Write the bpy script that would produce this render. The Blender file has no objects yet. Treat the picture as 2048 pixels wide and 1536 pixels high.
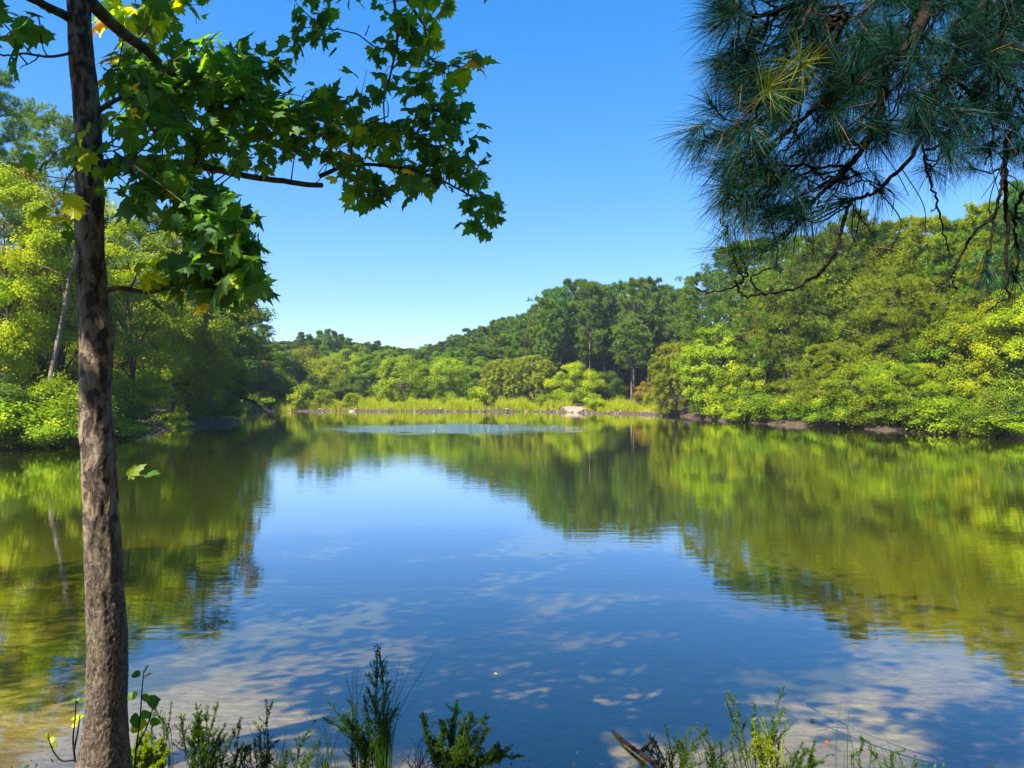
import bpy, math, random
import numpy as np
from mathutils import Vector, noise as mn

# ------------------------------------------------------------------ camera, sky, sun, exposure
S = bpy.context.scene
C = S.collection
F = 1479.0            # focal length in pixels of the 2048 px wide photograph
HZ = 785.0            # its horizon row
EYE = 2.2             # eye height over the water
cam = bpy.data.cameras.new('camera')
cam.sensor_width = 36.0
cam.lens = 36.0 * F / 2048.0
cam.shift_y = (HZ - 768.0) / 2048.0
cam.clip_start = 0.05
cam.clip_end = 3000.0
co = bpy.data.objects.new('camera', cam)
co.location = (0, 0, EYE)
co.rotation_euler = (math.radians(90), 0, 0)
C.objects.link(co)
S.camera = co

SUN_EL = math.radians(52)
SUN_AZ = math.radians(227)        # compass bearing of the sun, +Y = north
W = bpy.data.worlds.new("World")
S.world = W
W.use_nodes = True
wn = W.node_tree.nodes
wl = W.node_tree.links
bg = wn['Background']
sky = wn.new('ShaderNodeTexSky')
sky.sky_type = 'NISHITA'
sky.sun_disc = False
sky.sun_elevation = SUN_EL
sky.sun_rotation = SUN_AZ
sky.altitude = 300
sky.air_density = 1.0
sky.dust_density = 0.2
sky.ozone_density = 2.5
hsv = wn.new('ShaderNodeHueSaturation')
hsv.inputs['Saturation'].default_value = 1.42
wl.new(sky.outputs[0], hsv.inputs['Color'])
gam = wn.new('ShaderNodeGamma')
gam.inputs['Gamma'].default_value = 0.72
wl.new(hsv.outputs[0], gam.inputs['Color'])
tin = wn.new('ShaderNodeVectorMath')
tin.operation = 'MULTIPLY'
tin.inputs[1].default_value = (0.90, 0.98, 1.30)
wl.new(gam.outputs[0], tin.inputs[0])
wl.new(tin.outputs[0], bg.inputs[0])
bg.inputs[1].default_value = 0.115

sl = bpy.data.lights.new('sun', 'SUN')
sl.energy = 5.0
sl.angle = math.radians(0.53)
sl.color = (1.0, 0.94, 0.84)
so = bpy.data.objects.new('sun', sl)
sd = Vector((math.sin(SUN_AZ) * math.cos(SUN_EL), math.cos(SUN_AZ) * math.cos(SUN_EL), math.sin(SUN_EL)))
so.rotation_euler = sd.to_track_quat('Z', 'Y').to_euler()
so.location = (0, 0, 60)
C.objects.link(so)

S.view_settings.view_transform = 'Standard'
S.view_settings.look = 'None'
S.view_settings.exposure = 1.45
S.view_settings.gamma = 1.0
S.view_settings.use_curve_mapping = False
cy = S.cycles
cy.max_bounces = 6
cy.diffuse_bounces = 2
cy.glossy_bounces = 3
cy.transmission_bounces = 3
cy.transparent_max_bounces = 8
cy.volume_bounces = 0
cy.caustics_reflective = False
cy.caustics_refractive = False
cy.use_denoising = True
cy.use_adaptive_sampling = True
cy.adaptive_threshold = 0.01
cy.sample_clamp_indirect = 4.0


def P(px, py, D):
    """the point at depth D that the photograph shows at (px, py)"""
    return np.array([(px - 1024.0) / F * D, D, EYE + (HZ - py) / F * D])


# ------------------------------------------------------------------ mesh helpers
class MB:
    def __init__(s):
        s.v = []; s.q = []; s.t = []; s.n = 0; s.tint = []; s.ttint = []

    def add(s, v, q=None, t=None, tint=None):
        v = np.asarray(v, dtype=np.float64)
        if q is not None and len(q):
            q = np.asarray(q, dtype=np.int64)
            s.q.append(q + s.n)
            s.tint.append(np.full(len(q), 0.5) if tint is None else np.broadcast_to(tint, (len(q),)))
        if t is not None and len(t):
            t = np.asarray(t, dtype=np.int64)
            s.t.append(t + s.n)
            s.ttint.append(np.full(len(t), 0.5) if tint is None else np.broadcast_to(tint, (len(t),)))
        s.v.append(v); s.n += len(v)

    def mesh(s, name, mat, smooth=False):
        me = bpy.data.meshes.new(name)
        V = np.concatenate(s.v).astype(np.float32)
        Q = np.concatenate(s.q) if s.q else np.zeros((0, 4), int)
        T = np.concatenate(s.t) if s.t else np.zeros((0, 3), int)
        me.vertices.add(len(V))
        me.vertices.foreach_set('co', V.ravel())
        me.loops.add(Q.size + T.size)
        me.loops.foreach_set('vertex_index', np.concatenate([Q.ravel(), T.ravel()]).astype(np.int32))
        me.polygons.add(len(Q) + len(T))
        st = np.concatenate([np.arange(len(Q)) * 4, Q.size + np.arange(len(T)) * 3]).astype(np.int32)
        me.polygons.foreach_set('loop_start', st)
        me.update(calc_edges=True)
        tn = np.concatenate((s.tint + s.ttint)).astype(np.float32)
        a = me.attributes.new('tint', 'FLOAT', 'FACE')
        a.data.foreach_set('value', tn)
        me.polygons.foreach_set('use_smooth', np.full(len(me.polygons), smooth))
        me.materials.append(mat)
        return me


def link(name, data, parent=None, loc=None, rot=None, scale=None):
    o = bpy.data.objects.new(name, data)
    C.objects.link(o)
    if parent is not None: o.parent = parent
    if loc is not None: o.location = loc
    if rot is not None: o.rotation_euler = rot
    if scale is not None: o.scale = scale
    return o


def tag(o, label=None, cat=None, group=None, kind=None):
    if label: o['label'] = label
    if cat: o['category'] = cat
    if group: o['group'] = group
    if kind: o['kind'] = kind
    return o


def smooth_path(pts, k=6):
    """Catmull-Rom through the points"""
    p = np.asarray(pts, float)
    if len(p) < 3: return np.array([p[0] + (p[-1] - p[0]) * t for t in np.linspace(0, 1, k + 1)])
    e = np.vstack([2 * p[0] - p[1], p, 2 * p[-1] - p[-2]])
    out = []
    for i in range(1, len(e) - 2):
        a, b, c, d = e[i - 1], e[i], e[i + 1], e[i + 2]
        for t in np.linspace(0, 1, k, endpoint=False):
            out.append(0.5 * (2 * b + (c - a) * t + (2 * a - 5 * b + 4 * c - d) * t * t + (3 * b - a - 3 * c + d) * t ** 3))
    out.append(e[-2])
    return np.array(out)


def tube(mb, path, rad, n=6, cap=True, tint=0.5):
    path = np.asarray(path, float)
    m = len(path)
    rad = np.broadcast_to(rad, (m,)).astype(float)
    d = np.gradient(path, axis=0)
    d /= np.linalg.norm(d, axis=1)[:, None] + 1e-9
    ref = np.array([0.0, 0, 1]) if abs(d[0][2]) < 0.9 else np.array([1.0, 0, 0])
    a = np.cross(d, ref); a /= np.linalg.norm(a, axis=1)[:, None] + 1e-9
    b = np.cross(d, a)
    th = np.linspace(0, 2 * np.pi, n, endpoint=False)
    v = path[:, None, :] + rad[:, None, None] * (np.cos(th)[None, :, None] * a[:, None, :] + np.sin(th)[None, :, None] * b[:, None, :])
    v = v.reshape(-1, 3)
    i = np.arange(m - 1)[:, None] * n
    j = np.arange(n)[None, :]
    j2 = (j + 1) % n
    q = np.stack([i + j, i + j2, i + n + j2, i + n + j], -1).reshape(-1, 4)
    mb.add(v, q, tint=tint)
    if cap:
        c = np.vstack([path[-1][None] + d[-1] * rad[-1] * 0.4, v[-n:]])
        k = np.arange(n)
        mb.add(c, t=np.stack([np.zeros(n, int), 1 + k, 1 + (k + 1) % n], -1), tint=tint)


def unit(v):
    return v / (np.linalg.norm(v, axis=-1, keepdims=True) + 1e-9)


def leaf_quads(mb, pos, nrm, L, wid, rng, tint, fold=0.15):
    """rhombic leaves: pos (N,3), nrm (N,3), L (N,)"""
    N = len(pos)
    nrm = unit(nrm)
    r = rng.normal(size=(N, 3))
    u = unit(np.cross(nrm, r))
    w = np.cross(nrm, u)
    L = np.broadcast_to(L, (N,))[:, None]
    a = pos - u * L * 0.5
    b = pos + w * L * wid * 0.5 + nrm * L * fold * 0.5
    c = pos + u * L * 0.5 - nrm * L * fold
    d = pos - w * L * wid * 0.5 + nrm * L * fold * 0.5
    V = np.stack([a, b, c, d], 1).reshape(-1, 3)
    mb.add(V, np.arange(4 * N).reshape(-1, 4), tint=tint)


# ------------------------------------------------------------------ materials
def newmat(name):
    m = bpy.data.materials.new(name)
    m.use_nodes = True
    nt = m.node_tree
    nt.nodes.clear()
    return m, nt.nodes, nt.links


def ramp(n, stops, inter='LINEAR'):
    r = n.new('ShaderNodeValToRGB')
    r.color_ramp.interpolation = inter
    e = r.color_ramp.elements
    while len(e) > 1: e.remove(e[-1])
    e[0].position = stops[0][0]; e[0].color = (*stops[0][1], 1)
    for p, c in stops[1:]:
        k = e.new(p); k.color = (*c, 1)
    return r


def leafmat(name, stops, trans=0.40, tboost=1.5, gloss=0.012, rough=0.45, vary=0.10):
    m, n, l = newmat(name)
    out = n.new('ShaderNodeOutputMaterial')
    at = n.new('ShaderNodeAttribute'); at.attribute_name = 'tint'
    cr = ramp(n, [(p, tuple(min(0.6, v * k) for v, k in zip(c, (1.5, 1.36, 0.55)))) for p, c in stops])
    l.new(at.outputs['Fac'], cr.inputs[0])
    oi = n.new('ShaderNodeObjectInfo')
    mr = n.new('ShaderNodeMapRange')
    mr.inputs['To Min'].default_value = 0.5 - vary * 0.07
    mr.inputs['To Max'].default_value = 0.5 + vary * 0.10
    l.new(oi.outputs['Random'], mr.inputs['Value'])
    mv = n.new('ShaderNodeMapRange')
    mv.inputs['To Min'].default_value = 1 - vary * 2
    mv.inputs['To Max'].default_value = 1 + vary * 2
    l.new(oi.outputs['Random'], mv.inputs['Value'])
    hs = n.new('ShaderNodeHueSaturation')
    l.new(mr.outputs[0], hs.inputs['Hue'])
    l.new(mv.outputs[0], hs.inputs['Value'])
    l.new(cr.outputs[0], hs.inputs['Color'])
    d = n.new('ShaderNodeBsdfDiffuse')
    l.new(hs.outputs[0], d.inputs['Color'])
    t = n.new('ShaderNodeBsdfTranslucent')
    tb = n.new('ShaderNodeVectorMath'); tb.operation = 'MULTIPLY'
    tb.inputs[1].default_value = (tboost * 1.35, tboost * 1.15, tboost * 0.4)
    l.new(hs.outputs[0], tb.inputs[0])
    l.new(tb.outputs[0], t.inputs['Color'])
    mx = n.new('ShaderNodeMixShader'); mx.inputs[0].default_value = trans
    l.new(d.outputs[0], mx.inputs[1]); l.new(t.outputs[0], mx.inputs[2])
    g = n.new('ShaderNodeBsdfGlossy'); g.inputs['Roughness'].default_value = rough
    mg = n.new('ShaderNodeMixShader'); mg.inputs[0].default_value = gloss
    l.new(mx.outputs[0], mg.inputs[1]); l.new(g.outputs[0], mg.inputs[2])
    l.new(mg.outputs[0], out.inputs[0])
    return m


M = {}
M['yellow'] = leafmat('leaf_yellow_green', [(0, (0.105, 0.19, 0.004)), (0.6, (0.21, 0.28, 0.005)), (0.93, (0.30, 0.36, 0.008)), (1, (0.44, 0.30, 0.02))], tboost=1.6, vary=0.1)
M['lime'] = leafmat('leaf_light_green', [(0, (0.085, 0.15, 0.008)), (0.7, (0.18, 0.26, 0.010)), (1, (0.32, 0.36, 0.02))], tboost=1.6, vary=0.12)
M['green'] = leafmat('leaf_mid_green', [(0, (0.055, 0.115, 0.010)), (0.8, (0.13, 0.215, 0.012)), (1, (0.20, 0.24, 0.02))], tboost=1.4, vary=0.12)
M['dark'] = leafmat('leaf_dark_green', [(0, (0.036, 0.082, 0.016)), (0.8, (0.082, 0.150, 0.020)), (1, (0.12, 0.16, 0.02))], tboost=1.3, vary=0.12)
M['autumn'] = leafmat('leaf_turning', [(0, (0.07, 0.11, 0.012)), (0.45, (0.16, 0.17, 0.02)), (0.75, (0.26, 0.15, 0.025)), (1, (0.30, 0.07, 0.02))], tboost=1.4)
M['willow'] = leafmat('leaf_willow', [(0, (0.09, 0.135, 0.014)), (0.7, (0.19, 0.235, 0.024)), (1, (0.28, 0.30, 0.03))], tboost=1.4, vary=0.12)
M['pine'] = leafmat('needle_green', [(0, (0.055, 0.115, 0.018)), (0.7, (0.12, 0.205, 0.028)), (1, (0.22, 0.27, 0.02))], trans=0.25, tboost=1.3, gloss=0.02, vary=0.16)
M['pinelight'] = leafmat('needle_light', [(0, (0.095, 0.15, 0.006)), (0.7, (0.19, 0.26, 0.008)), (1, (0.34, 0.37, 0.018))], trans=0.3, tboost=1.4, gloss=0.02, vary=0.14)
M['pinedark'] = leafmat('needle_dark', [(0, (0.036, 0.092, 0.040)), (0.7, (0.078, 0.160, 0.060)), (1, (0.14, 0.22, 0.06))], trans=0.25, tboost=1.2, gloss=0.02, vary=0.16)
M['grass'] = leafmat('shore_grass', [(0, (0.12, 0.18, 0.010)), (0.6, (0.25, 0.32, 0.018)), (1, (0.40, 0.36, 0.05))], tboost=1.4, vary=0)


def barkmat(name, c1, c2, scale=6.0, stretch=0.25, bump=0.4):
    m, n, l = newmat(name)
    out = n.new('ShaderNodeOutputMaterial')
    tc = n.new('ShaderNodeTexCoord')
    mp = n.new('ShaderNodeMapping'); mp.inputs['Scale'].default_value = (1, 1, stretch)
    l.new(tc.outputs['Object'], mp.inputs[0])
    ns = n.new('ShaderNodeTexNoise'); ns.inputs['Scale'].default_value = scale; ns.inputs['Detail'].default_value = 5
    l.new(mp.outputs[0], ns.inputs['Vector'])
    cr = ramp(n, [(0.35, c1), (0.65, c2)])
    l.new(ns.outputs['Fac'], cr.inputs[0])
    b = n.new('ShaderNodeBsdfPrincipled'); b.inputs['Roughness'].default_value = 0.9; b.inputs['Specular IOR Level'].default_value = 0.1
    l.new(cr.outputs[0], b.inputs['Base Color'])
    bm = n.new('ShaderNodeBump'); bm.inputs['Strength'].default_value = bump; bm.inputs['Distance'].default_value = 0.03
    l.new(ns.outputs['Fac'], bm.inputs['Height'])
    l.new(bm.outputs[0], b.inputs['Normal'])
    l.new(b.outputs[0], out.inputs[0])
    return m


M['bark'] = barkmat('bark_brown', (0.05, 0.038, 0.028), (0.14, 0.11, 0.085))
M['barkpine'] = barkmat('bark_pine', (0.10, 0.07, 0.05), (0.27, 0.21, 0.165))
M['barkpale'] = barkmat('bark_pale', (0.16, 0.14, 0.11), (0.34, 0.31, 0.26))
M['twig'] = barkmat('twig_dark', (0.010, 0.008, 0.007), (0.030, 0.021, 0.016), scale=30)  # near black, with the shade on the hanging boughs put into it
M['stemg'] = barkmat('green_stem', (0.03, 0.05, 0.015), (0.09, 0.10, 0.03), scale=40)
M['twigred'] = barkmat('twig_reddish', (0.16, 0.075, 0.035), (0.30, 0.16, 0.08), scale=30)

# ------------------------------------------------------------------ terrain
lake = np.array([(-30, 26), (-19.6, 28.3), (-18.2, 30.1), (-18.6, 34.3), (-19.4, 39.2), (-20.6, 44.6), (-20.6, 50), (-20.2, 54.5), (-22.0, 58), (-27, 64), (-33, 73), (-34, 82),
                 (-27.6, 86.5), (-18, 86), (-8, 85), (0, 84.5), (4.8, 83.4), (7.5, 79), (13.8, 73.5), (15.9, 67.8), (15.2, 61.4), (17.2, 53.3),
                 (18.9, 49.3), (21, 45.8), (21.8, 42.3), (23.4, 39.2), (24.4, 35), (28, 30), (31, 15), (26, 7), (12, 4.4), (3, 4.05), (0, 4.0),
                 (-3, 4.05), (-12, 5), (-28, 10), (-34, 19)], float)


def sdist(x, y):
    """distance to the shore, positive on land"""
    x = np.asarray(x, float); y = np.asarray(y, float)
    p = np.stack([x, y], -1)
    best = np.full(x.shape, 1e9)
    ins = np.zeros(x.shape, bool)
    n = len(lake)
    for i in range(n):
        a = lake[i]; b = lake[(i + 1) % n]
        ab = b - a
        t = np.clip(((p - a) @ ab) / (ab @ ab), 0, 1)
        d = np.linalg.norm(p - a - t[..., None] * ab, axis=-1)
        best = np.minimum(best, d)
        cond = ((a[1] > y) != (b[1] > y))
        with np.errstate(divide='ignore', invalid='ignore'):
            xi = (b[0] - a[0]) * (y - a[1]) / (b[1] - a[1] + 1e-12) + a[0]
        ins ^= cond & (x < xi)
    return np.where(ins, -best, best)


def ground(x, y):
    x = np.asarray(x, float); y = np.asarray(y, float)
    s = sdist(x, y)
    wob = 0.35 * np.sin(x * 0.9 + 1.3 * np.sin(y * 0.37)) * np.sin(y * 0.71 + 0.8 * np.sin(x * 0.5)) + 0.18 * np.sin(x * 2.3 + y * 1.7) * np.sin(y * 2.9 - x)
    far = np.clip((y - 10) / 15, 0, 1)
    s = s + wob * far
    near = 0.52 * (1 - np.exp(-np.clip(s, 0, None) / 0.55)) + 0.02 * np.clip(s, 0, 30)
    bank = 0.34 * (1 - np.exp(-np.clip(s, 0, None) / 0.5)) + 0.085 * np.clip(s, 0, 12) + 0.03 * np.clip(s - 12, 0, 300)
    dam = 0.50 * (1 - np.exp(-np.clip(s, 0, None) / 1.0)) + 0.012 * np.clip(s, 0, 200)
    wd = np.clip((y - 62) / 14, 0, 1) * np.clip((18 - x) / 5, 0, 1) * np.clip((x + 42) / 6, 0, 1)
    land = near * (1 - far) + far * (bank * (1 - wd) + dam * wd)
    land = land + 0.16 * np.clip(y - 112, 0, 60) * np.clip((y - 100) / 10, 0, 1)
    d = np.clip(-s, 0, None)
    bed = -np.minimum(2.4, 0.03 + 0.11 * d * (1 - far) + far * 0.25 * d)
    z = np.where(s > 0, land, bed)
    rough = 0.05 * np.sin(x * 1.7 + 2 * np.sin(y * 0.9)) * np.sin(y * 1.9) * far
    return z + rough * (s > 0.3)


def gz(x, y):
    return float(ground(np.array([x]), np.array([y]))[0])


def grid_axis(segs):
    out = [segs[0][0]]
    for a, b, st in segs:
        k = max(1, int(round((b - a) / st)))
        out += list(np.linspace(a, b, k + 1)[1:])
    return np.array(out)


gx = grid_axis([(-900, -200, 100), (-200, -60, 10), (-60, -36, 2), (-36, -12, 0.4), (-12, 12, 0.5), (12, 36, 0.4), (36, 60, 2), (60, 200, 10), (200, 900, 100)])
gy = grid_axis([(-300, -20, 40), (-20, 2, 1), (2, 8, 0.15), (8, 24, 1.0), (24, 62, 0.45), (62, 100, 0.7), (100, 150, 3), (150, 300, 15), (300, 1500, 100)])
GX, GY = np.meshgrid(gx, gy)
GZ = ground(GX, GY)
mb = MB()
nx, ny = len(gx), len(gy)
ii, jj = np.meshgrid(np.arange(nx - 1), np.arange(ny - 1))
k0 = jj * nx + ii
mb.add(np.stack([GX, GY, GZ], -1).reshape(-1, 3), np.stack([k0, k0 + 1, k0 + nx + 1, k0 + nx], -1).reshape(-1, 4))

m, n, l = newmat('earth_and_litter')
out = n.new('ShaderNodeOutputMaterial')
geo = n.new('ShaderNodeNewGeometry')
sep = n.new('ShaderNodeSeparateXYZ'); l.new(geo.outputs['Position'], sep.inputs[0])
n1 = n.new('ShaderNodeTexNoise'); n1.inputs['Scale'].default_value = 7; n1.inputs['Detail'].default_value = 8; n1.inputs['Roughness'].default_value = 0.7
l.new(geo.outputs['Position'], n1.inputs['Vector'])
n2 = n.new('ShaderNodeTexNoise'); n2.inputs['Scale'].default_value = 0.7; n2.inputs['Detail'].default_value = 4
l.new(geo.outputs['Position'], n2.inputs['Vector'])
land = ramp(n, [(0.3, (0.02, 0.014, 0.009)), (0.5, (0.06, 0.036, 0.02)), (0.64, (0.10, 0.058, 0.034)), (0.80, (0.22, 0.15, 0.10))])
l.new(n1.outputs['Fac'], land.inputs[0])
# bed: sand and drowned leaves
mpb = n.new('ShaderNodeMapping'); mpb.inputs['Scale'].default_value = (0.6, 1.5, 1)
l.new(geo.outputs['Position'], mpb.inputs[0])
n3 = n.new('ShaderNodeTexNoise'); n3.inputs['Scale'].default_value = 7; n3.inputs['Detail'].default_value = 12; n3.inputs['Roughness'].default_value = 0.85; n3.inputs['Distortion'].default_value = 0.4
l.new(mpb.outputs[0], n3.inputs['Vector'])
bedc = ramp(n, [(0.34, (0.10, 0.07, 0.025)), (0.45, (0.26, 0.19, 0.07)), (0.53, (0.42, 0.34, 0.18)), (0.64, (0.62, 0.53, 0.36))])
l.new(n3.outputs['Fac'], bedc.inputs[0])
mx = n.new('ShaderNodeMix'); mx.data_type = 'RGBA'
lt = n.new('ShaderNodeMapRange'); lt.inputs['From Min'].default_value = -0.16; lt.inputs['From Max'].default_value = -0.03
l.new(sep.outputs['Z'], lt.inputs['Value'])
l.new(lt.outputs[0], mx.inputs[0]); l.new(bedc.outputs[0], mx.inputs[6]); l.new(land.outputs[0], mx.inputs[7])
# low green cover in patches on land
gc = ramp(n, [(0.48, (0, 0, 0)), (0.62, (1, 1, 1))])
l.new(n2.outputs['Fac'], gc.inputs[0])
gm = n.new('ShaderNodeMath'); gm.operation = 'MULTIPLY'
hi = n.new('ShaderNodeMapRange'); hi.inputs['From Min'].default_value = 0.35; hi.inputs['From Max'].default_value = 0.8; hi.inputs['To Max'].default_value = 0.7
l.new(sep.outputs['Z'], hi.inputs['Value'])
l.new(gc.outputs[0], gm.inputs[0]); l.new(hi.outputs[0], gm.inputs[1])
mx2 = n.new('ShaderNodeMix'); mx2.data_type = 'RGBA'
l.new(gm.outputs[0], mx2.inputs[0]); l.new(mx.outputs[2], mx2.inputs[6]); mx2.inputs[7].default_value = (0.06, 0.09, 0.015, 1)
b = n.new('ShaderNodeBsdfPrincipled'); b.inputs['Roughness'].default_value = 0.95
l.new(mx2.outputs[2], b.inputs['Base Color'])
bm = n.new('ShaderNodeBump'); bm.inputs['Strength'].default_value = 0.7; bm.inputs['Distance'].default_value = 0.06
l.new(n1.outputs['Fac'], bm.inputs['Height']); l.new(bm.outputs[0], b.inputs['Normal'])
l.new(b.outputs[0], out.inputs[0])
tag(link('ground', mb.mesh('ground', m, True)), kind='structure', label='brown banks and pale shallow bed around the pond')

# ------------------------------------------------------------------ water
wx = grid_axis([(-42, -30, 2), (-30, 30, 1.0), (30, 40, 2)])
wy = grid_axis([(3.2, 12, 0.4), (12, 95, 1.0)])
WX, WY = np.meshgrid(wx, wy)
D_ = np.clip(-ground(WX, WY), 0, None)
mb = MB()
nx, ny = len(wx), len(wy)
ii, jj = np.meshgrid(np.arange(nx - 1), np.arange(ny - 1))
k0 = jj * nx + ii
mb.add(np.stack([WX, WY, WX * 0], -1).reshape(-1, 3), np.stack([k0, k0 + 1, k0 + nx + 1, k0 + nx], -1).reshape(-1, 4))
m, n, l = newmat('pond_water')
out = n.new('ShaderNodeOutputMaterial')
geo = n.new('ShaderNodeNewGeometry')


def wnoise(scale, sx, sy, rot, det=2, rough=0.5, dist=0.0):
    mp = n.new('ShaderNodeMapping'); mp.inputs['Scale'].default_value = (sx, sy, 1); mp.inputs['Rotation'].default_value = (0, 0, rot)
    l.new(geo.outputs['Position'], mp.inputs[0])
    t = n.new('ShaderNodeTexNoise'); t.inputs['Scale'].default_value = scale; t.inputs['Detail'].default_value = det
    t.inputs['Roughness'].default_value = rough; t.inputs['Distortion'].default_value = dist
    l.new(mp.outputs[0], t.inputs['Vector'])
    return t


def mth(op, a, b=None, c=None):
    q = n.new('ShaderNodeMath'); q.operation = op
    for i, v in enumerate((a, b, c)):
        if v is None: continue
        if isinstance(v, (int, float)): q.inputs[i].default_value = v
        else: l.new(v, q.inputs[i])
    return q.outputs[0]


sep = n.new('ShaderNodeSeparateXYZ'); l.new(geo.outputs['Position'], sep.inputs[0])
rip = wnoise(1.0, 1.5, 7.0, 0.10, 3, 0.5, 0.3)         # long low ripples lying across the view
swl = wnoise(1.0, 0.22, 0.9, -0.15, 2)                 # slow swell
fine = wnoise(1.0, 9.0, 22.0, 0.2, 2)                  # fine shiver
calm = wnoise(1.0, 0.10, 0.16, 0.3, 2)                 # where the air touches the water
cm = n.new('ShaderNodeMapRange'); cm.inputs['From Min'].default_value = 0.35; cm.inputs['From Max'].default_value = 0.65
cm.inputs['To Min'].default_value = 0.45; cm.inputs['To Max'].default_value = 1.4
l.new(calm.outputs['Fac'], cm.inputs['Value'])
# breeze patch in the middle of the pond
ex = mth('DIVIDE', mth('ADD', sep.outputs['X'], 3.4), 6.3)
ey = mth('DIVIDE', mth('SUBTRACT', sep.outputs['Y'], 45.5), 5.2)
rr = mth('ADD', mth('MULTIPLY', ex, ex), mth('MULTIPLY', ey, ey))
wob = wnoise(1.0, 0.30, 1.3, 0.05, 6, 0.7)
rr2 = mth('ADD', rr, mth('MULTIPLY', mth('SUBTRACT', wob.outputs['Fac'], 0.5), 7.5))
pm = n.new('ShaderNodeMapRange'); pm.inputs['From Min'].default_value = 1.35; pm.inputs['From Max'].default_value = -0.1
l.new(rr2, pm.inputs['Value'])
chop = wnoise(1.0, 4.5, 9.0, 0.0, 3, 0.55)
h = mth('MULTIPLY', mth('MULTIPLY', rip.outputs['Fac'], 0.0016), cm.outputs[0])
h = mth('ADD', h, mth('MULTIPLY', swl.outputs['Fac'], 0.0012))
h = mth('ADD', h, mth('MULTIPLY', fine.outputs['Fac'], 0.0002))
pm2 = mth('MULTIPLY', pm.outputs[0], pm.outputs[0])
h = mth('ADD', h, mth('MULTIPLY', mth('MULTIPLY', chop.outputs['Fac'], 0.14), pm2))
bm = n.new('ShaderNodeBump'); bm.inputs['Strength'].default_value = 1.0; bm.inputs['Distance'].default_value = 1.0
l.new(h, bm.inputs['Height'])
gl = n.new('ShaderNodeBsdfGlossy'); gl.inputs['Roughness'].default_value = 0.0
gl.inputs['Color'].default_value = (1, 1, 1, 1)
l.new(bm.outputs[0], gl.inputs['Normal'])
fr = n.new('ShaderNodeFresnel'); fr.inputs['IOR'].default_value = 1.33
l.new(bm.outputs[0], fr.inputs['Normal'])
ff = n.new('ShaderNodeFresnel'); ff.inputs['IOR'].default_value = 1.33
at = n.new('ShaderNodeAttribute'); at.attribute_name = 'depth'
# suspended silt: hides the bed as the water deepens
murk = mth('SUBTRACT', 1.0, mth('POWER', 2.718, mth('MULTIPLY', at.outputs['Fac'], -1.5)))
tr = n.new('ShaderNodeBsdfTransparent'); tcm = n.new('ShaderNodeMix'); tcm.data_type = 'RGBA'; tcm.inputs[6].default_value = (0.95, 0.92, 0.80, 1); tcm.inputs[7].default_value = (0.55, 0.52, 0.02, 1)
tdr = n.new('ShaderNodeMapRange'); tdr.inputs['From Max'].default_value = 0.75
l.new(at.outputs['Fac'], tdr.inputs['Value']); l.new(tdr.outputs[0], tcm.inputs[0]); l.new(tcm.outputs[2], tr.inputs['Color'])
df = n.new('ShaderNodeBsdfDiffuse')
mc = n.new('ShaderNodeMix'); mc.data_type = 'RGBA'
dr = n.new('ShaderNodeMapRange'); dr.inputs['From Max'].default_value = 1.15
l.new(at.outputs['Fac'], dr.inputs['Value'])
l.new(dr.outputs[0], mc.inputs[0])
mc.inputs[6].default_value = (0.17, 0.145, 0.002, 1); mc.inputs[7].default_value = (0.040, 0.050, 0.001, 1)
l.new(mc.outputs[2], df.inputs['Color'])
mA = n.new('ShaderNodeMixShader'); l.new(murk, mA.inputs[0]); l.new(tr.outputs[0], mA.inputs[1]); l.new(df.outputs[0], mA.inputs[2])
fc = ramp(n, [(0.0, (.05,) * 3), (.11, (.27,) * 3), (.2, (.44,) * 3), (.3, (.62,) * 3), (.42, (.80,) * 3), (.65, (.94,) * 3), (1, (1,) * 3)])
fav = mth('MULTIPLY', mth('ADD', fr.outputs[0], ff.outputs[0]), 0.5)
fav = mth('ADD', fav, mth('MULTIPLY', mth('SUBTRACT', ff.outputs[0], fav), pm.outputs[0]))
l.new(fav, fc.inputs[0])
mB = n.new('ShaderNodeMixShader'); l.new(fc.outputs[0], mB.inputs[0]); l.new(mA.outputs[0], mB.inputs[1]); l.new(gl.outputs[0], mB.inputs[2])
l.new(mB.outputs[0], out.inputs[0])
wme = mb.mesh('water', m, True)
wa = wme.attributes.new('depth', 'FLOAT', 'POINT')
wa.data.foreach_set('value', D_.ravel().astype(np.float32))
tag(link('water', wme), kind='structure', label='still olive pond water mirroring trees and sky')

# ------------------------------------------------------------------ paths
def ribbon(name, pts, width, mat, label):
    p = smooth_path([(a, b, 0) for a, b in pts], 8)
    d = np.gradient(p, axis=0); d = unit(d)
    s = np.stack([-d[:, 1], d[:, 0], d[:, 2] * 0], -1)
    w = np.broadcast_to(width, (len(pts),))
    w = np.interp(np.linspace(0, 1, len(p)), np.linspace(0, 1, len(pts)), w)
    rs = np.random.default_rng(5)
    cols = np.linspace(-1, 1, 7)
    jit = rs.normal(0, 0.08, len(p))
    v = p[:, None] + s[:, None] * (cols[None, :, None] * (w * (1 + jit))[:, None, None] * 0.5)
    zz = ground(v[..., 0], v[..., 1]) + 0.05 - 0.10 * np.abs(cols)[None, :] ** 6
    v[..., 2] = zz
    mb = MB(); nx = len(cols); ny = len(p)
    ii, jj = np.meshgrid(np.arange(nx - 1), np.arange(ny - 1)); k0 = jj * nx + ii
    mb.add(v.reshape(-1, 3), np.stack([k0, k0 + 1, k0 + nx + 1, k0 + nx], -1).reshape(-1, 4))
    return tag(link(name, mb.mesh(name, mat, True)), kind='structure', label=label)


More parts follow.
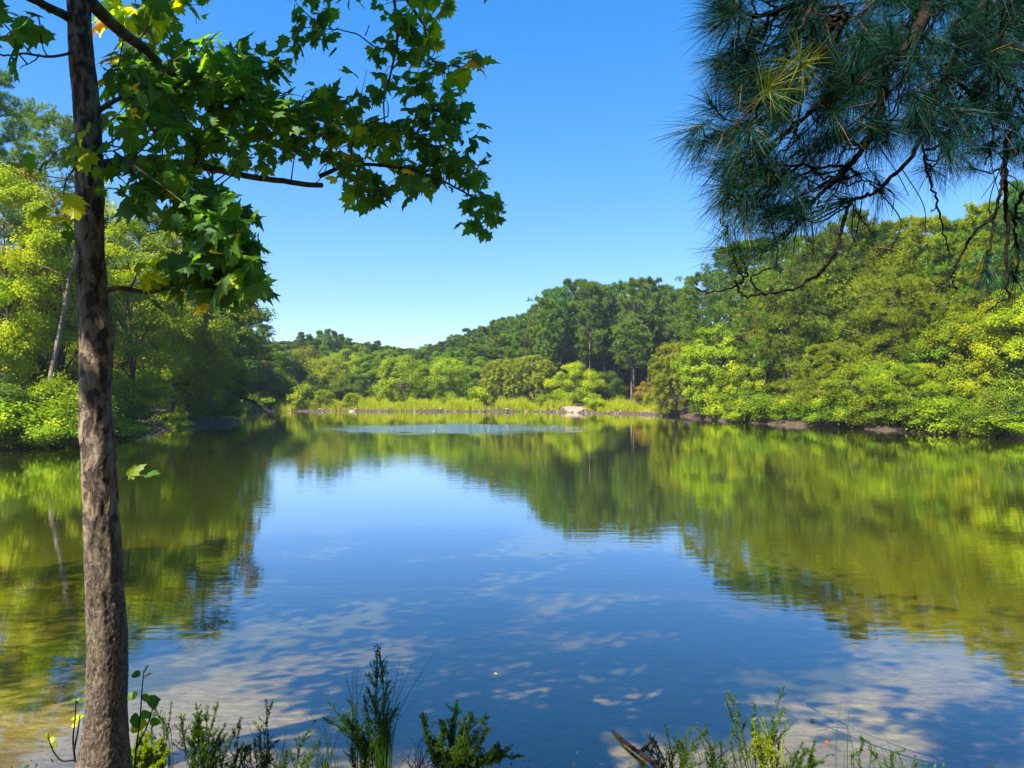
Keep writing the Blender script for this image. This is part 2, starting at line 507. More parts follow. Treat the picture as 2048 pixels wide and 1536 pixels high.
M['sand'] = barkmat('sandy_path', (0.20, 0.14, 0.085), (0.34, 0.26, 0.18), scale=2.5, stretch=1, bump=0.3)
M['trail'] = barkmat('trail_earth', (0.24, 0.15, 0.09), (0.46, 0.33, 0.22), scale=2.5, stretch=1, bump=0.3)
ribbon('path', [(-60, 92), (-36, 93), (-28, 94), (-14, 95), (0, 94), (5, 90), (7.2, 84), (8.2, 80)], [3, 3, 3, 3, 3, 3, 3.2, 3.6], M['sand'], 'pale sandy path along the far shore')
ribbon('path', [(8, 82.5), (11, 78.5), (15, 74.5), (18.2, 70), (20, 64)], [1.8, 1.6, 2.0, 2.4, 1.4], M['sand'], 'pale sandy path curving along the right end of the far shore')
ribbon('path', [(-20.6, 40.5), (-22.8, 46), (-25, 51), (-29.5, 60), (-37, 72), (-40, 92)], [1.6, 1.8, 2.0, 2.2, 2.5, 3], M['trail'], 'earth trail passing under the trees on the left bank')

# ------------------------------------------------------------------ tree generators
def profile(t, shape):
    if shape == 'round': return np.sqrt(np.clip(1 - (2 * t - 0.9) ** 2 / 1.25, 0.02, 1))
    if shape == 'cone': return np.clip((1.03 - t), 0.03, 1) ** 0.75 * np.clip(t * 6 + 0.5, 0, 1)
    if shape == 'tall': return np.clip(np.sin(np.pi * (t * 0.9 + 0.1)), 0.05, 1) ** 0.6
    if shape == 'dome': return np.sqrt(np.clip(1.02 - t ** 2.2, 0.02, 1)) * (0.75 + 0.25 * np.clip(t * 5, 0, 1))
    return 1.0 + 0 * t


def trunk_path(rng, H, lean=(0, 0), wig=0.04, k=9):
    t = np.linspace(0, 1, k)
    w = np.cumsum(rng.normal(0, wig, (k, 2)), 0); w -= w[0]
    return np.stack([lean[0] * t + w[:, 0] * H * 0.12, lean[1] * t + w[:, 1] * H * 0.12, t * H], -1)


def broadleaf(rng, H, R, zb, leaf=0.14, clumps=80, per=280, shape='round', lean=(0, 0), flat=0.72, tr=None, droop=0.0, narrow=0.62, limbs=26, csize=1.0):
    """returns (trunk MB, crown MB)"""
    tk = MB(); cr = MB()
    tp = trunk_path(rng, H * 0.9, lean)
    r0 = tr or H * 0.012 + 0.03
    tp[0, 2] = -0.3
    sp = smooth_path(tp, 3)
    tube(tk, sp, r0 * (1 - 0.85 * np.linspace(0, 1, len(sp)) ** 0.9), 7)

    def axis(z):
        tz = np.clip(z / (H * 0.9), 0, 1)
        return np.array([np.interp(tz, np.linspace(0, 1, len(tp)), tp[:, 0]), np.interp(tz, np.linspace(0, 1, len(tp)), tp[:, 1])])
    lobe = rng.uniform(0, 2 * np.pi, 4)
    clumps = int(clumps * 1.1)
    cents = []
    while len(cents) < clumps:
        t = rng.uniform(0, 1)
        r = profile(np.array([t]), shape)[0]
        if rng.uniform() > r + 0.15: continue
        a = rng.uniform(0, 2 * np.pi)
        if math.sin(a * 2 + 9 * t + lobe[3]) * math.sin(13 * t + lobe[0]) > 0.55: continue
        lob = 1 + 0.18 * math.sin(2 * a + lobe[0] + 4 * t) + 0.14 * math.sin(3 * a + lobe[1] - 5 * t) + 0.12 * math.sin(9 * t + lobe[2])
        rad = R * r * lob * rng.uniform(0.08, 1) ** 0.36
        z = zb + (H - zb) * t
        ax = axis(z)
        cents.append((ax[0] + rad * math.cos(a), ax[1] + rad * math.sin(a), z, rad / (R * r + 1e-6)))
    cents = np.array(cents)
    per = int(per * 1.15)
    for c in cents:
        s = (R * rng.uniform(0.10, 0.24) + 0.14) * csize
        N = max(20, int(per * rng.uniform(0.6, 1.35)))
        u = unit(rng.normal(size=(N, 3)))
        rr = rng.uniform(0, 1, N) ** 0.45
        q = u * rr[:, None] * s
        q[:, 2] *= flat
        edge = (q[:, 0] ** 2 + q[:, 1] ** 2) / s ** 2
        q[:, 2] -= edge * s * (0.12 + droop)
        # lumpiness of the clump itself
        q += unit(rng.normal(size=(N, 3))) * rng.exponential(0.075, N)[:, None] * (1 + R * 0.1)
        nr = u * np.array([0.75, 0.75, 0.55]) + np.array([0, 0, 0.75]) + rng.normal(0, 0.42, (N, 3))
        outw = np.array([c[0], c[1], 0]) / (R + 1e-6)
        nr = nr + outw * 0.45
        tint = np.clip(rng.normal(0.45, 0.16) + rng.normal(0, 0.15, N), 0, 1)
        leaf_quads(cr, q + c[:3], nr, leaf * rng.uniform(0.65, 1.3, N), narrow, rng, tint)
    idx = rng.permutation(len(cents))[:limbs]
    for i in idx:
        c = cents[i][:3]
        z0 = max(H * 0.10, c[2] - rng.uniform(0.12, 0.3) * H)
        z0 = min(z0, H * 0.85)
        ax = axis(z0)
        a = np.array([ax[0], ax[1], z0])
        mid = a * 0.5 + c * 0.5 + np.array([0, 0, 0.04 * H]) + rng.normal(0, 0.1, 3)
        pth = smooth_path([a, mid, c], 4)
        rb = r0 * 0.38 * (1 - z0 / H) + 0.012
        tube(tk, pth, rb * (1 - 0.75 * np.linspace(0, 1, len(pth))), 5)
    return tk, cr


def tufts(mb, pos, axis, rng, L, wid, k, tint, spread=0.9):
    """needle tufts: pos (N,3), axis (N,3)"""
    N = len(pos)
    axis = unit(axis)
    A = np.repeat(axis, k, 0); Pp = np.repeat(pos, k, 0)
    d = unit(A + rng.normal(0, spread * 0.62, (N * k, 3)))
    Lk = np.repeat(np.broadcast_to(L, (N,)), k) * rng.uniform(0.7, 1.15, N * k)
    side = unit(np.cross(d, rng.normal(size=(N * k, 3))))
    a = Pp - side * wid * 0.5; b = Pp + side * wid * 0.5
    c = Pp + d * Lk[:, None]; c[:, 2] -= Lk * 0.10
    mb.add(np.stack([a, b, c], 1).reshape(-1, 3), t=np.arange(3 * N * k).reshape(-1, 3), tint=np.repeat(np.broadcast_to(tint, (N,)), k))


def pine(rng, H, R, zb, ntuft=2200, k=9, L=0.34, wid=0.045, shape='dome', lean=(0, 0), tr=None, layer=0.0, br=60):
    br = int(br * 0.85)
    tk = MB(); cr = MB()
    tp = trunk_path(rng, H * 0.97, lean, 0.02)
    tp[0, 2] = -0.3
    r0 = tr or H * 0.010 + 0.03
    sp = smooth_path(tp, 3)
    tube(tk, sp, r0 * (1 - 0.88 * np.linspace(0, 1, len(sp))), 7)
    per = int(ntuft * 1.7) // br
    for i in range(br):
        t = ((i + rng.uniform()) / br) ** 0.9
        z = zb + (H - zb) * t
        r = R * profile(np.array([t]), shape)[0] * rng.uniform(0.55, 1.22) + 0.15
        a = i * 2.4 + rng.normal(0, 0.3)
        tz = z / (H * 0.97)
        ax = np.array([np.interp(tz, np.linspace(0, 1, len(tp)), tp[:, 0]), np.interp(tz, np.linspace(0, 1, len(tp)), tp[:, 1]), min(z, H * 0.95)])
        d = np.array([math.cos(a), math.sin(a), 0.0])
        rise = (0.10 + 0.55 * t) * (1 - layer)
        tip = ax + d * r + np.array([0, 0, r * rise * rng.uniform(0.4, 1.3)])
        mid = ax * 0.45 + tip * 0.55 - np.array([0, 0, 0.05 * r])
        pth = smooth_path([ax, mid, tip], 4)
        rb = r0 * 0.28 * (1 - t * 0.8) + 0.008
        tube(tk, pth, rb * (1 - 0.8 * np.linspace(0, 1, len(pth))), 4, cap=False)
        # clumps of tufts along the outer part of the branch
        nc = 3 + int(r * 1.6)
        N0 = max(4, per // nc)
        for c_ in range(nc):
            f = rng.uniform(0.30, 1.0) ** 0.7
            f = f * len(pth) - 1
            f0 = int(np.clip(f, 0, len(pth) - 2))
            base = pth[f0] + (pth[f0 + 1] - pth[f0]) * np.clip(f - f0, 0, 1)
            sd = np.array([-d[1], d[0], 0]) * rng.normal(0, 0.34) * r * (1 if nc > 3 else 0.5)
            cc = base + sd + np.array([0, 0, rng.uniform(0, 0.12)])
            cs = (0.18 + 0.10 * r) * rng.uniform(0.5, 1.2)
            u = unit(rng.normal(size=(N0, 3)))
            q = u * (rng.uniform(0, 1, N0) ** 0.4)[:, None] * cs
            q[:, 2] *= 0.85 - 0.55 * layer
            axd = u * 0.5 + d * 0.4 + np.array([0, 0, 0.9])
            tint = np.clip(rng.normal(0.42, 0.16) + rng.normal(0, 0.12, N0), 0, 1)
            tufts(cr, cc + q, axd, rng, L, wid, k, tint)
    return tk, cr


def willow(rng, H, R, zb, strands=420, per=38, leaf=0.13, tr=None):
    tk = MB(); cr = MB()
    tp = trunk_path(rng, H * 0.8, (0, 0), 0.06); tp[0, 2] = -0.3
    sp = smooth_path(tp, 3); r0 = tr or 0.09
    tube(tk, sp, r0 * (1 - 0.8 * np.linspace(0, 1, len(sp))), 6)
    for i in range(strands):
        t = rng.uniform(0, 1)
        r = R * profile(np.array([t]), 'round')[0] * rng.uniform(0.15, 1) ** 0.45
        a = rng.uniform(0, 2 * np.pi)
        lob = 1 + 0.2 * math.sin(3 * a + 5 * t)
        s0 = np.array([r * lob * math.cos(a) * 0.8, r * lob * math.sin(a) * 0.8, zb + (H - zb) * t])
        dirv = np.array([math.cos(a), math.sin(a), 0.7 + rng.normal(0, 0.3)])
        ln = rng.uniform(0.5, 1.1) * (0.3 + 0.22 * R)
        s = np.linspace(0, 1, per) + rng.normal(0, 0.05, per)
        q = s0 + dirv * (s * ln)[:, None] + np.array([0, 0, -1.0]) * ((s ** 2) * ln * 0.9)[:, None] + rng.normal(0, 0.09, (per, 3))
        nr = rng.normal(0, 0.5, (per, 3)) + np.array([math.cos(a) * 0.5, math.sin(a) * 0.5, 0.8])
        tint = np.clip(rng.normal(0.45, 0.14) + rng.normal(0, 0.12, per), 0, 1)
        leaf_quads(cr, q, nr, leaf * rng.uniform(0.7, 1.3, per), 0.4, rng, tint)
        if i % 9 == 0:
            ax = np.array([0, 0, max(0.3, s0[2] * 0.5)])
            pth = smooth_path([ax, (ax + s0) / 2 + np.array([0, 0, 0.15 * R]), s0], 4)
            tube(tk, pth, 0.03 * (1 - 0.7 * np.linspace(0, 1, len(pth))), 4, cap=False)
    return tk, cr


cache = {}


def place(name, key, maker, mat, bark, px, D, label, cat='tree', group=None, scale=(1, 1, 1), rz=0.0, dz=0.0, parts=('trunk', 'crown')):
    """root Empty on the ground with its trunk and crown"""
    if key not in cache:
        tk, cr = maker()
        cache[key] = (tk.mesh(parts[0], M[bark], True), cr.mesh(parts[1], M[mat], False))
    a, b = cache[key]
    x = (px - 1024) / F * D
    root = link(name, None, loc=(x, D, gz(x, D) + dz), rot=(0, 0, rz), scale=scale)
    root.empty_display_size = 0.5
    link(parts[0], a, root); o = link(parts[1], b, root)
    if mat != (b.materials[0].name if b.materials else None) and b.materials[0] != M[mat]:
        o.material_slots[0].link = 'OBJECT'; o.material_slots[0].material = M[mat]
    tag(root, label, cat, group)
    return root


def hgt(px, D, top):
    x = (px - 1024) / F * D
    return EYE + (HZ - top) / F * D - gz(x, D)


seed = [100]


def own(kind, name, px, D, top, wpx, label, mat, bark=None, group=None, cat='tree', rz=0.0, **kw):
    """a tree with a mesh of its own, built at its true size"""
    seed[0] += 1
    bark = bark or ('barkpine' if kind == 'pine' else 'bark')
    rng = np.random.default_rng(seed[0])
    H = hgt(px, D, top); R = wpx / F * D / 2
    zb = kw.pop('zb', 0.1) * H
    fn = {'broad': broadleaf, 'pine': pine, 'willow': willow}[kind]
    return place(name, ('own', seed[0]), lambda: fn(rng, H, R, zb, **kw), mat, bark, px, D, label, cat, group, rz=rz)


# ---- left bank
LB = 'trees crowding the left bank'
own('broad', 'broadleaf_tree', 5, 33, 345, 300, 'bright yellow-green tree with a thin upright trunk at the far left edge', 'yellow', zb=0.22, shape='tall', clumps=120, per=330, leaf=0.13, tr=0.09, group=LB, csize=0.8)
own('broad', 'broadleaf_tree', 120, 35, 440, 200, 'yellow-green tree just left of the foreground trunk', 'yellow', zb=0.12, shape='tall', clumps=100, per=300, leaf=0.13, group=LB, csize=0.8)
own('broad', 'broadleaf_tree', 265, 39, 440, 230, 'light green leafy tree just right of the foreground trunk', 'lime', zb=0.13, shape='tall', clumps=110, per=300, leaf=0.14, group=LB, csize=0.85)
own('broad', 'broadleaf_tree', 345, 47, 455, 190, 'tall light green tree rising behind the feathery olive one on the left bank', 'lime', zb=0.2, shape='tall', clumps=100, per=300, leaf=0.16, group=LB)
own('willow', 'broadleaf_tree', 372, 49, 628, 185, 'feathery olive tree with a dark slanting trunk beside the trail', 'willow', zb=0.26, strands=620, per=44, leaf=0.15, tr=0.13, group=LB)
own('broad', 'broadleaf_tree', 428, 57, 540, 150, 'mid green broadleaf tree at the end of the left point', 'lime', zb=0.10, shape='tall', clumps=90, per=300, leaf=0.18, group=LB)
own('broad', 'broadleaf_tree', 452, 56.5, 575, 90, 'dark tree with reddish tips forming the right edge of the left wood', 'dark', zb=0.08, shape='cone', clumps=90, per=260, leaf=0.19, group=LB)
own('broad', 'broadleaf_tree', 487, 91, 690, 90, 'low tree turning orange at the right edge of the left wood', 'autumn', zb=0.05, shape='round', clumps=60, per=240, leaf=0.18, group=LB)
own('broad', 'broadleaf_tree', 440, 59, 495, 90, 'slender tree with thin rusty foliage behind the hanging sycamore leaves', 'autumn', zb=0.55, shape='tall', clumps=26, per=120, leaf=0.18, lean=(2.2, 0), group=LB)
own('pine', 'pine_tree', 405, 60, 405, 170, 'tall dark pine behind the hanging sycamore leaves', 'pinedark', zb=0.4, ntuft=2200, br=56, group=LB)
own('pine', 'pine_tree', 424, 60.5, 520, 150, 'dark pine at the right end of the left wood', 'pinedark', zb=0.3, ntuft=2200, br=56, L=0.4, wid=0.055, group=LB)
own('pine', 'pine_tree', 92, 52, 222, 180, 'round-topped pine standing above the yellow-green trees', 'pine', zb=0.62, ntuft=2400, br=50, group=LB)
own('pine', 'pine_tree', -35, 40, 130, 170, 'dark pine bough at the upper left edge of the picture', 'pinedark', zb=0.5, ntuft=2400, br=50, L=0.3, wid=0.035, group=LB)
own('broad', 'broadleaf_tree', 185, 50, 395, 190, 'dark green tree behind the foreground trunk', 'dark', zb=0.15, shape='tall', clumps=100, per=260, leaf=0.17, group=LB)
own('broad', 'broadleaf_tree', 60, 48, 330, 220, 'tall tree turning gold below the round-topped pine', 'autumn', zb=0.25, shape='tall', clumps=100, per=260, leaf=0.16, group=LB)
own('broad', 'broadleaf_tree', 290, 58, 430, 190, 'dark green tree behind the light green pair on the left bank', 'dark', zb=0.1, shape='tall', clumps=110, per=260, leaf=0.19, group=LB)
own('broad', 'broadleaf_tree', 150, 60, 500, 260, 'dense dark tree deep in the left wood', 'dark', zb=0.03, shape='tall', clumps=110, per=260, leaf=0.2, group=LB)
own('broad', 'broadleaf_tree', -10, 58, 420, 260, 'dense dark tree deep in the wood at the left edge', 'dark', zb=0.03, shape='tall', clumps=110, per=260, leaf=0.2, group=LB)
own('broad', 'broadleaf_tree', 358, 71, 560, 190, 'dense tree closing the gap behind the left trail', 'dark', zb=0.10, shape='tall', clumps=100, per=260, leaf=0.22, group=LB)

# leaning pale trunk with its thin crown
seed[0] += 1
rng = np.random.default_rng(77)
tk = MB(); cr = MB()
a = P(80, 868, 31.5); pts = [a, P(95, 790, 31.5), P(112, 700, 32), P(128, 620, 32.3), P(142, 540, 32.6), P(165, 450, 33)]
base = np.array([a[0], a[1], gz(a[0], a[1])])
pts[0] = base + np.array([0, 0, -0.2])
sp = smooth_path(pts, 5) - base
tube(tk, sp, 0.14 * (1 - 0.7 * np.linspace(0, 1, len(sp))), 8)
for k_ in range(9):
    i = rng.integers(len(sp) // 2, len(sp)); c = sp[i] + np.array([rng.normal(0, 1.0), rng.normal(0, 0.8), rng.uniform(0.2, 1.3)])
    pth = smooth_path([sp[i], (sp[i] + c) / 2 + np.array([0, 0, 0.2]), c], 4)
    tube(tk, pth, np.linspace(0.035, 0.01, len(pth)), 5)
    for _ in range(3):
        N = 170
        q = unit(rng.normal(size=(N, 3))) * (rng.uniform(0, 1, N) ** 0.45)[:, None] * 0.62 * np.array([1, 1, 0.5]) + c + rng.normal(0, 0.4, 3)
        leaf_quads(cr, q, rng.normal(0, 0.5, (N, 3)) + np.array([0.2, 0, 0.9]), 0.13 * rng.uniform(0.7, 1.3, N), 0.62, rng, np.clip(rng.normal(0.5, 0.2, N), 0, 1))
root = link('broadleaf_tree', None, loc=base)
link('trunk', tk.mesh('trunk', M['barkpine'], True), root); link('crown', cr.mesh('crown', M['yellow']), root)
tag(root, 'thin tree with a leaning greyish trunk at the water left of the foreground trunk', 'tree', LB)


# ---- right bank
RB = 'trees crowding the right bank'
own('willow', 'broadleaf_tree', 1353, 70, 690, 115, 'soft pale green tree at the left end of the right bank', 'willow', zb=0.05, strands=480, per=40, leaf=0.19, group=RB)
own('broad', 'broadleaf_tree', 1432, 62, 655, 135, 'light green tree with a leaning pale trunk at the water', 'lime', zb=0.06, shape='round', clumps=90, per=260, leaf=0.17, group=RB, csize=0.8)
own('broad', 'broadleaf_tree', 1490, 57, 735, 120, 'low tree with a brownish tinge leaning over the right bank water', 'lime', zb=0.06, shape='round', clumps=70, per=240, leaf=0.15, group=RB, csize=0.8)
own('broad', 'broadleaf_tree', 1535, 64, 535, 125, 'tall narrow yellow-green tree among the right bank pines', 'yellow', zb=0.05, shape='tall', clumps=110, per=260, leaf=0.18, group=RB, csize=0.8)
own('pine', 'pine_tree', 1602, 57, 560, 190, 'light green pine right of the narrow yellow-green tree', 'pinelight', zb=0.10, ntuft=4200, br=90, L=0.3, wid=0.035, shape='tall', group=RB)
own('pine', 'pine_tree', 1650, 50, 690, 210, 'low pine with flat layered boughs on the right bank', 'pinelight', zb=0.16, ntuft=3800, br=60, L=0.26, wid=0.03, layer=0.8, shape='cone', group=RB)
own('broad', 'broadleaf_tree', 1672, 54, 640, 160, 'mid green leafy tree behind the low layered pine', 'green', zb=0.05, shape='round', clumps=90, per=260, leaf=0.15, group=RB, csize=0.8)
own('pine', 'pine_tree', 1725, 53, 520, 220, 'broad light green pine in the middle of the right bank', 'pinelight', zb=0.25, ntuft=4600, br=90, L=0.3, wid=0.034, shape='tall', layer=0.2, group=RB)
own('broad', 'broadleaf_tree', 1745, 46, 720, 150, 'light green small tree bending low over the right bank', 'lime', zb=0.04, shape='round', clumps=80, per=260, leaf=0.12, group=RB, csize=0.8)
own('pine', 'pine_tree', 1812, 47, 560, 230, 'wide light green pine with drooping boughs over the right bank', 'pinelight', zb=0.25, ntuft=4800, br=90, L=0.27, wid=0.03, shape='tall', layer=0.4, group=RB)
own('pine', 'pine_tree', 1815, 43.5, 735, 170, 'small pine with a dark trunk near the right bank water', 'pinelight', zb=0.28, ntuft=3000, br=50, L=0.24, wid=0.027, layer=0.7, shape='dome', group=RB)
own('broad', 'broadleaf_tree', 1890, 45, 640, 150, 'mid green tree left of the yellow-green trees at the right edge', 'green', zb=0.05, shape='round', clumps=90, per=260, leaf=0.13, group=RB, csize=0.8)
own('broad', 'broadleaf_tree', 1965, 42, 610, 200, 'yellow-green broadleaf tree hanging over the water near the right edge', 'yellow', zb=0.04, shape='round', clumps=120, per=300, leaf=0.12, group=RB, csize=0.75)
own('broad', 'broadleaf_tree', 2065, 40, 560, 200, 'yellow-green broadleaf tree cut by the right edge of the picture', 'yellow', zb=0.06, shape='tall', clumps=120, per=300, leaf=0.12, group=RB, csize=0.75)
for px, D, top, w, mt, lb in [
    (1455, 66, 492, 120, 'pinedark', 'dark bluish pine behind the light green tree at the right bank'),
    (1405, 72, 548, 110, 'pine', 'pine beside the dark bluish pine where the right wood meets the far stand'),
    (1510, 61, 482, 130, 'pine', 'pine behind the tall narrow yellow-green tree'),
    (1580, 57, 482, 160, 'pine', 'pine showing through the tips of the hanging pine bough'),
    (1645, 54, 468, 150, 'pine', 'pine on the skyline below the hanging pine bough'),
    (1705, 52, 432, 150, 'pine', 'tall pine on the skyline behind the broad light green pine'),
    (1785, 49.5, 444, 140, 'pinelight', 'pine on the skyline behind the single hanging needle tuft'),
    (1855, 47, 438, 160, 'pinelight', 'sunlit round-topped pine on the right skyline'),
    (1925, 45.5, 448, 130, 'pine', 'pine in the dip of the right skyline'),
    (1985, 44, 405, 150, 'pinelight', 'high pine on the skyline near the right edge'),
    (2065, 42.5, 370, 170, 'pinedark', 'highest pine on the skyline at the right edge')]:
    own('pine', 'pine_tree', px, D, top, w, lb, mt, zb=0.22, ntuft=3000, br=70, L=0.34, wid=0.045, shape='tall', group=RB)

# leaning pale trunk at the waterline right bank
for (p0, p1, p2, rr_, lb) in [((1428, 838, 60.5), (1412, 815, 61), (1398, 780, 61.5), 0.13, 'pale bare trunk leaning out from under the light green tree on the right bank'),]:
    mbk = MB()
    a, b_, c = P(*p0), P(*p1), P(*p2)
    a[2] = gz(a[0], a[1]) - 0.1
    sp = smooth_path([a, b_, c], 5)
    tube(mbk, sp - a, np.linspace(rr_, rr_ * 0.5, len(sp)), 7)
    tube(mbk, smooth_path([b_ - a, b_ - a + (0.5, 0, 1.0), b_ - a + (0.7, 0.1, 2.2)], 4), np.linspace(0.06, 0.03, 9), 5)
    tag(link('leaning_trunk', mbk.mesh('leaning_trunk', M['barkpale'], True), loc=a), lb, 'trunk')

# ---- far wood
protos = {}


def proto(kind, var):
    key = (kind, var)
    rng = np.random.default_rng(900 + var * 17 + len(kind))
    if kind == 'fpine': return key, lambda: pine(rng, 15, 2.9, 6.0, ntuft=1500, k=8, L=0.5, wid=0.10, br=50, shape='tall')
    if kind == 'fpinelow': return key, lambda: pine(rng, 13, 2.8, 2.0, ntuft=1700, k=8, L=0.5, wid=0.09, br=60, shape='tall')
    if kind == 'fconifer': return key, lambda: pine(rng, 12, 1.9, 2.0, ntuft=1500, k=8, L=0.42, wid=0.07, br=70, shape='cone')
    if kind == 'fbroad': return key, lambda: broadleaf(rng, 10, 4.0, 0.6, leaf=0.25, clumps=85, per=190, shape='round', csize=1.15, flat=0.9)
    if kind == 'ftall': return key, lambda: broadleaf(rng, 12, 3.4, 1.0, leaf=0.27, clumps=80, per=170, shape='tall', csize=1.05, flat=0.85)
    if kind == 'fwillow': return key, lambda: willow(rng, 7.5, 3.8, 0.4, strands=380, per=30, leaf=0.30)


    if kind == 'fshade': return key, lambda: broadleaf(rng, 10.5, 2.5, 5.3, leaf=0.19, clumps=70, per=130, shape='round', csize=1.0)


DIM = {'fpine': (15, 2.9), 'fpinelow': (13, 2.8), 'fconifer': (12, 1.9), 'fbroad': (10, 4.0), 'ftall': (12, 3.4), 'fwillow': (7.5, 3.8)}
frng = np.random.default_rng(3)


def far(kind, mat, px, D, top, w, label, group, var=None, cat='tree'):
    var = int(frng.integers(0, 3)) if var is None else var
    key, mk = proto(kind, var)
    H, R = DIM[kind]
    s = hgt(px, D, top) / H
    sx = (w / F * D / 2) / R
    nm = 'pine_tree' if kind in ('fpine', 'fpinelow') else ('conifer_tree' if kind == 'fconifer' else ('willow_tree' if kind == 'fwillow' else 'broadleaf_tree'))
    place(nm, key, mk, mat, 'barkpine' if 'pine' in kind else 'bark', px, D, label, cat, group, scale=(sx, sx, s), rz=float(frng.uniform(0, 6.28)))


SP = 'tall pines of the far right stand'
for i, (px, top) in enumerate([(1092, 600), (1122, 574), (1150, 563), (1180, 566), (1208, 570), (1236, 566), (1268, 560), (1296, 558), (1322, 572), (1350, 582), (1378, 580)]):
    far('fpine', 'pinedark' if i % 3 else 'pine', px, 98 + (i % 3) * 3, top, 62 + (i * 7) % 15, 'tall dark pine with a long bare trunk in the stand right of the far grass', SP)
for i, px in enumerate([1105, 1140, 1172, 1200, 1228, 1255, 1282, 1310, 1340, 1370]):
    far('fpine', 'pine' if i % 2 else 'pinedark', px, 108 + (i % 2) * 4, 585 + (i * 13) % 25, 70, 'tall dark pine with a long bare trunk in the stand right of the far grass', SP)
for i, px in enumerate([1215, 1248, 1275, 1300, 1325]):
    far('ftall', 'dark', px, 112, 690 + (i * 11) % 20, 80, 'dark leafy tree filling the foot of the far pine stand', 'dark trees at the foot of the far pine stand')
far('fbroad', 'yellow', 1342, 106, 594, 90, 'small tree top turned bright yellow above the right pines', None)
far('fpine', 'pine', 1263, 94, 640, 75, 'lighter pine with spreading boughs in front of the far stand', None)
SL = 'pines stepping down the far skyline'
for i, (px, top) in enumerate([(868, 690), (892, 684), (918, 672), (945, 662), (968, 654), (995, 642), (1022, 636), (1048, 628), (1072, 612)]):
    far('fpinelow', 'pinedark' if i % 2 else 'pine', px, 126 - i * 2.5, top, 60, 'bluish pine on the skyline stepping down to the middle of the far shore', SL)
for i, (px, top) in enumerate([(905, 705), (955, 690), (1000, 675), (1040, 665), (1078, 650)]):
    far('fpinelow', 'pine', px, 108, top, 80, 'green pine below the skyline pines behind the far grass', 'second row of far pines')
CN = 'conical trees on the far skyline'
for i, (px, top) in enumerate([(602, 664), (618, 668), (640, 661), (655, 658), (668, 662), (682, 668), (697, 676), (735, 684), (755, 681)]):
    far('fconifer', 'pine', px, 128 + (i % 3) * 3, top, 34, 'pointed conifer on the far skyline left of centre', CN)
for i, (px, top, mt) in enumerate([(524, 676, 'green'), (548, 684, 'green'), (575, 690, 'dark'), (715, 690, 'green'), (775, 692, 'green'), (800, 697, 'green'), (826, 699, 'dark'), (848, 694, 'green')]):
    far('ftall', mt, px, 126, top, 66, 'rounded green tree on the far skyline left of centre', 'rounded trees on the far skyline')
FM = 'trees behind the far grass'
for px, D, top, w, kd, mt, lb in [
    (505, 96, 690, 90, 'ftall', 'dark', 'dark tree where the far wood meets the left bank'),
    (560, 104, 705, 100, 'ftall', 'green', 'mid green tree left of the rounded pale one behind the far grass'),
    (608, 103, 700, 95, 'fbroad', 'willow', 'rounded pale green tree behind the far grass, left of centre'),
    (600, 98, 738, 110, 'fbroad', 'dark', 'dark bushy tree under the rounded pale green one'),
    (655, 100, 718, 90, 'fbroad', 'willow', 'pale bushy tree between the rounded pale tree and the dark gap'),
    (690, 108, 700, 80, 'ftall', 'lime', 'light green tree top left of the big yellow-green tree'),
    (710, 99, 750, 90, 'fbroad', 'dark', 'dark tree in the gap left of the big yellow-green tree'),
    (742, 106, 712, 90, 'ftall', 'green', 'green tree behind the dark gap on the far shore'),
    (803, 96, 712, 115, 'fbroad', 'lime', 'big yellow-green cone-shaped tree in the middle of the far shore'),
    (852, 102, 730, 70, 'ftall', 'green', 'darker tree between the two bright trees of the far shore'),
    (903, 95, 720, 88, 'fbroad', 'lime', 'bright green round tree left of the olive willow'),
    (870, 112, 705, 80, 'ftall', 'green', 'green tree behind the two bright trees of the far shore'),
    (1005, 96, 722, 100, 'fwillow', 'willow', 'dull olive willow right of the bright round tree'),
    (1063, 97, 714, 105, 'fwillow', 'willow', 'taller olive willow left of the yellow tree'),
    (1150, 91, 728, 105, 'fbroad', 'yellow', 'yellow-leaved tree standing by the sandy opening'),
    (960, 104, 715, 80, 'ftall', 'green', 'green tree behind the gap left of the willows'),
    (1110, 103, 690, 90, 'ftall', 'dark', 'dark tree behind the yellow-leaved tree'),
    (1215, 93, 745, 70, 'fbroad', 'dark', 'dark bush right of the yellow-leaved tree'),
    (1291, 82, 765, 44, 'fbroad', 'autumn', 'small brownish tree beside the right end of the far shore'),
    (770, 110, 725, 80, 'ftall', 'dark', 'dark tree just left behind the big yellow-green tree'),
    (540, 92, 735, 90, 'fbroad', 'green', 'low green tree at the left end of the far shore')]:
    far(kd, mt, px, D, top, w, lb, FM)
# deep rows that close the wood
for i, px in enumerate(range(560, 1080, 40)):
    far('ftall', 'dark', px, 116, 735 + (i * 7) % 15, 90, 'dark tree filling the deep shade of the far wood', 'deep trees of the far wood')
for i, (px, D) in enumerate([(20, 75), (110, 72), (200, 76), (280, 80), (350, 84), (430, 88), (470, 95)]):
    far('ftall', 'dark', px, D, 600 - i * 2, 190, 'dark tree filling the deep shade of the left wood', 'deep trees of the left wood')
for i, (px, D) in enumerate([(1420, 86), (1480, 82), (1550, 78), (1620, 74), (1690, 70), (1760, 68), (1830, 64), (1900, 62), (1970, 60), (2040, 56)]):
    far('ftall', 'dark', px, D, 660 - i * 6, 150, 'dark tree filling the deep shade of the right wood', 'deep trees of the right wood')

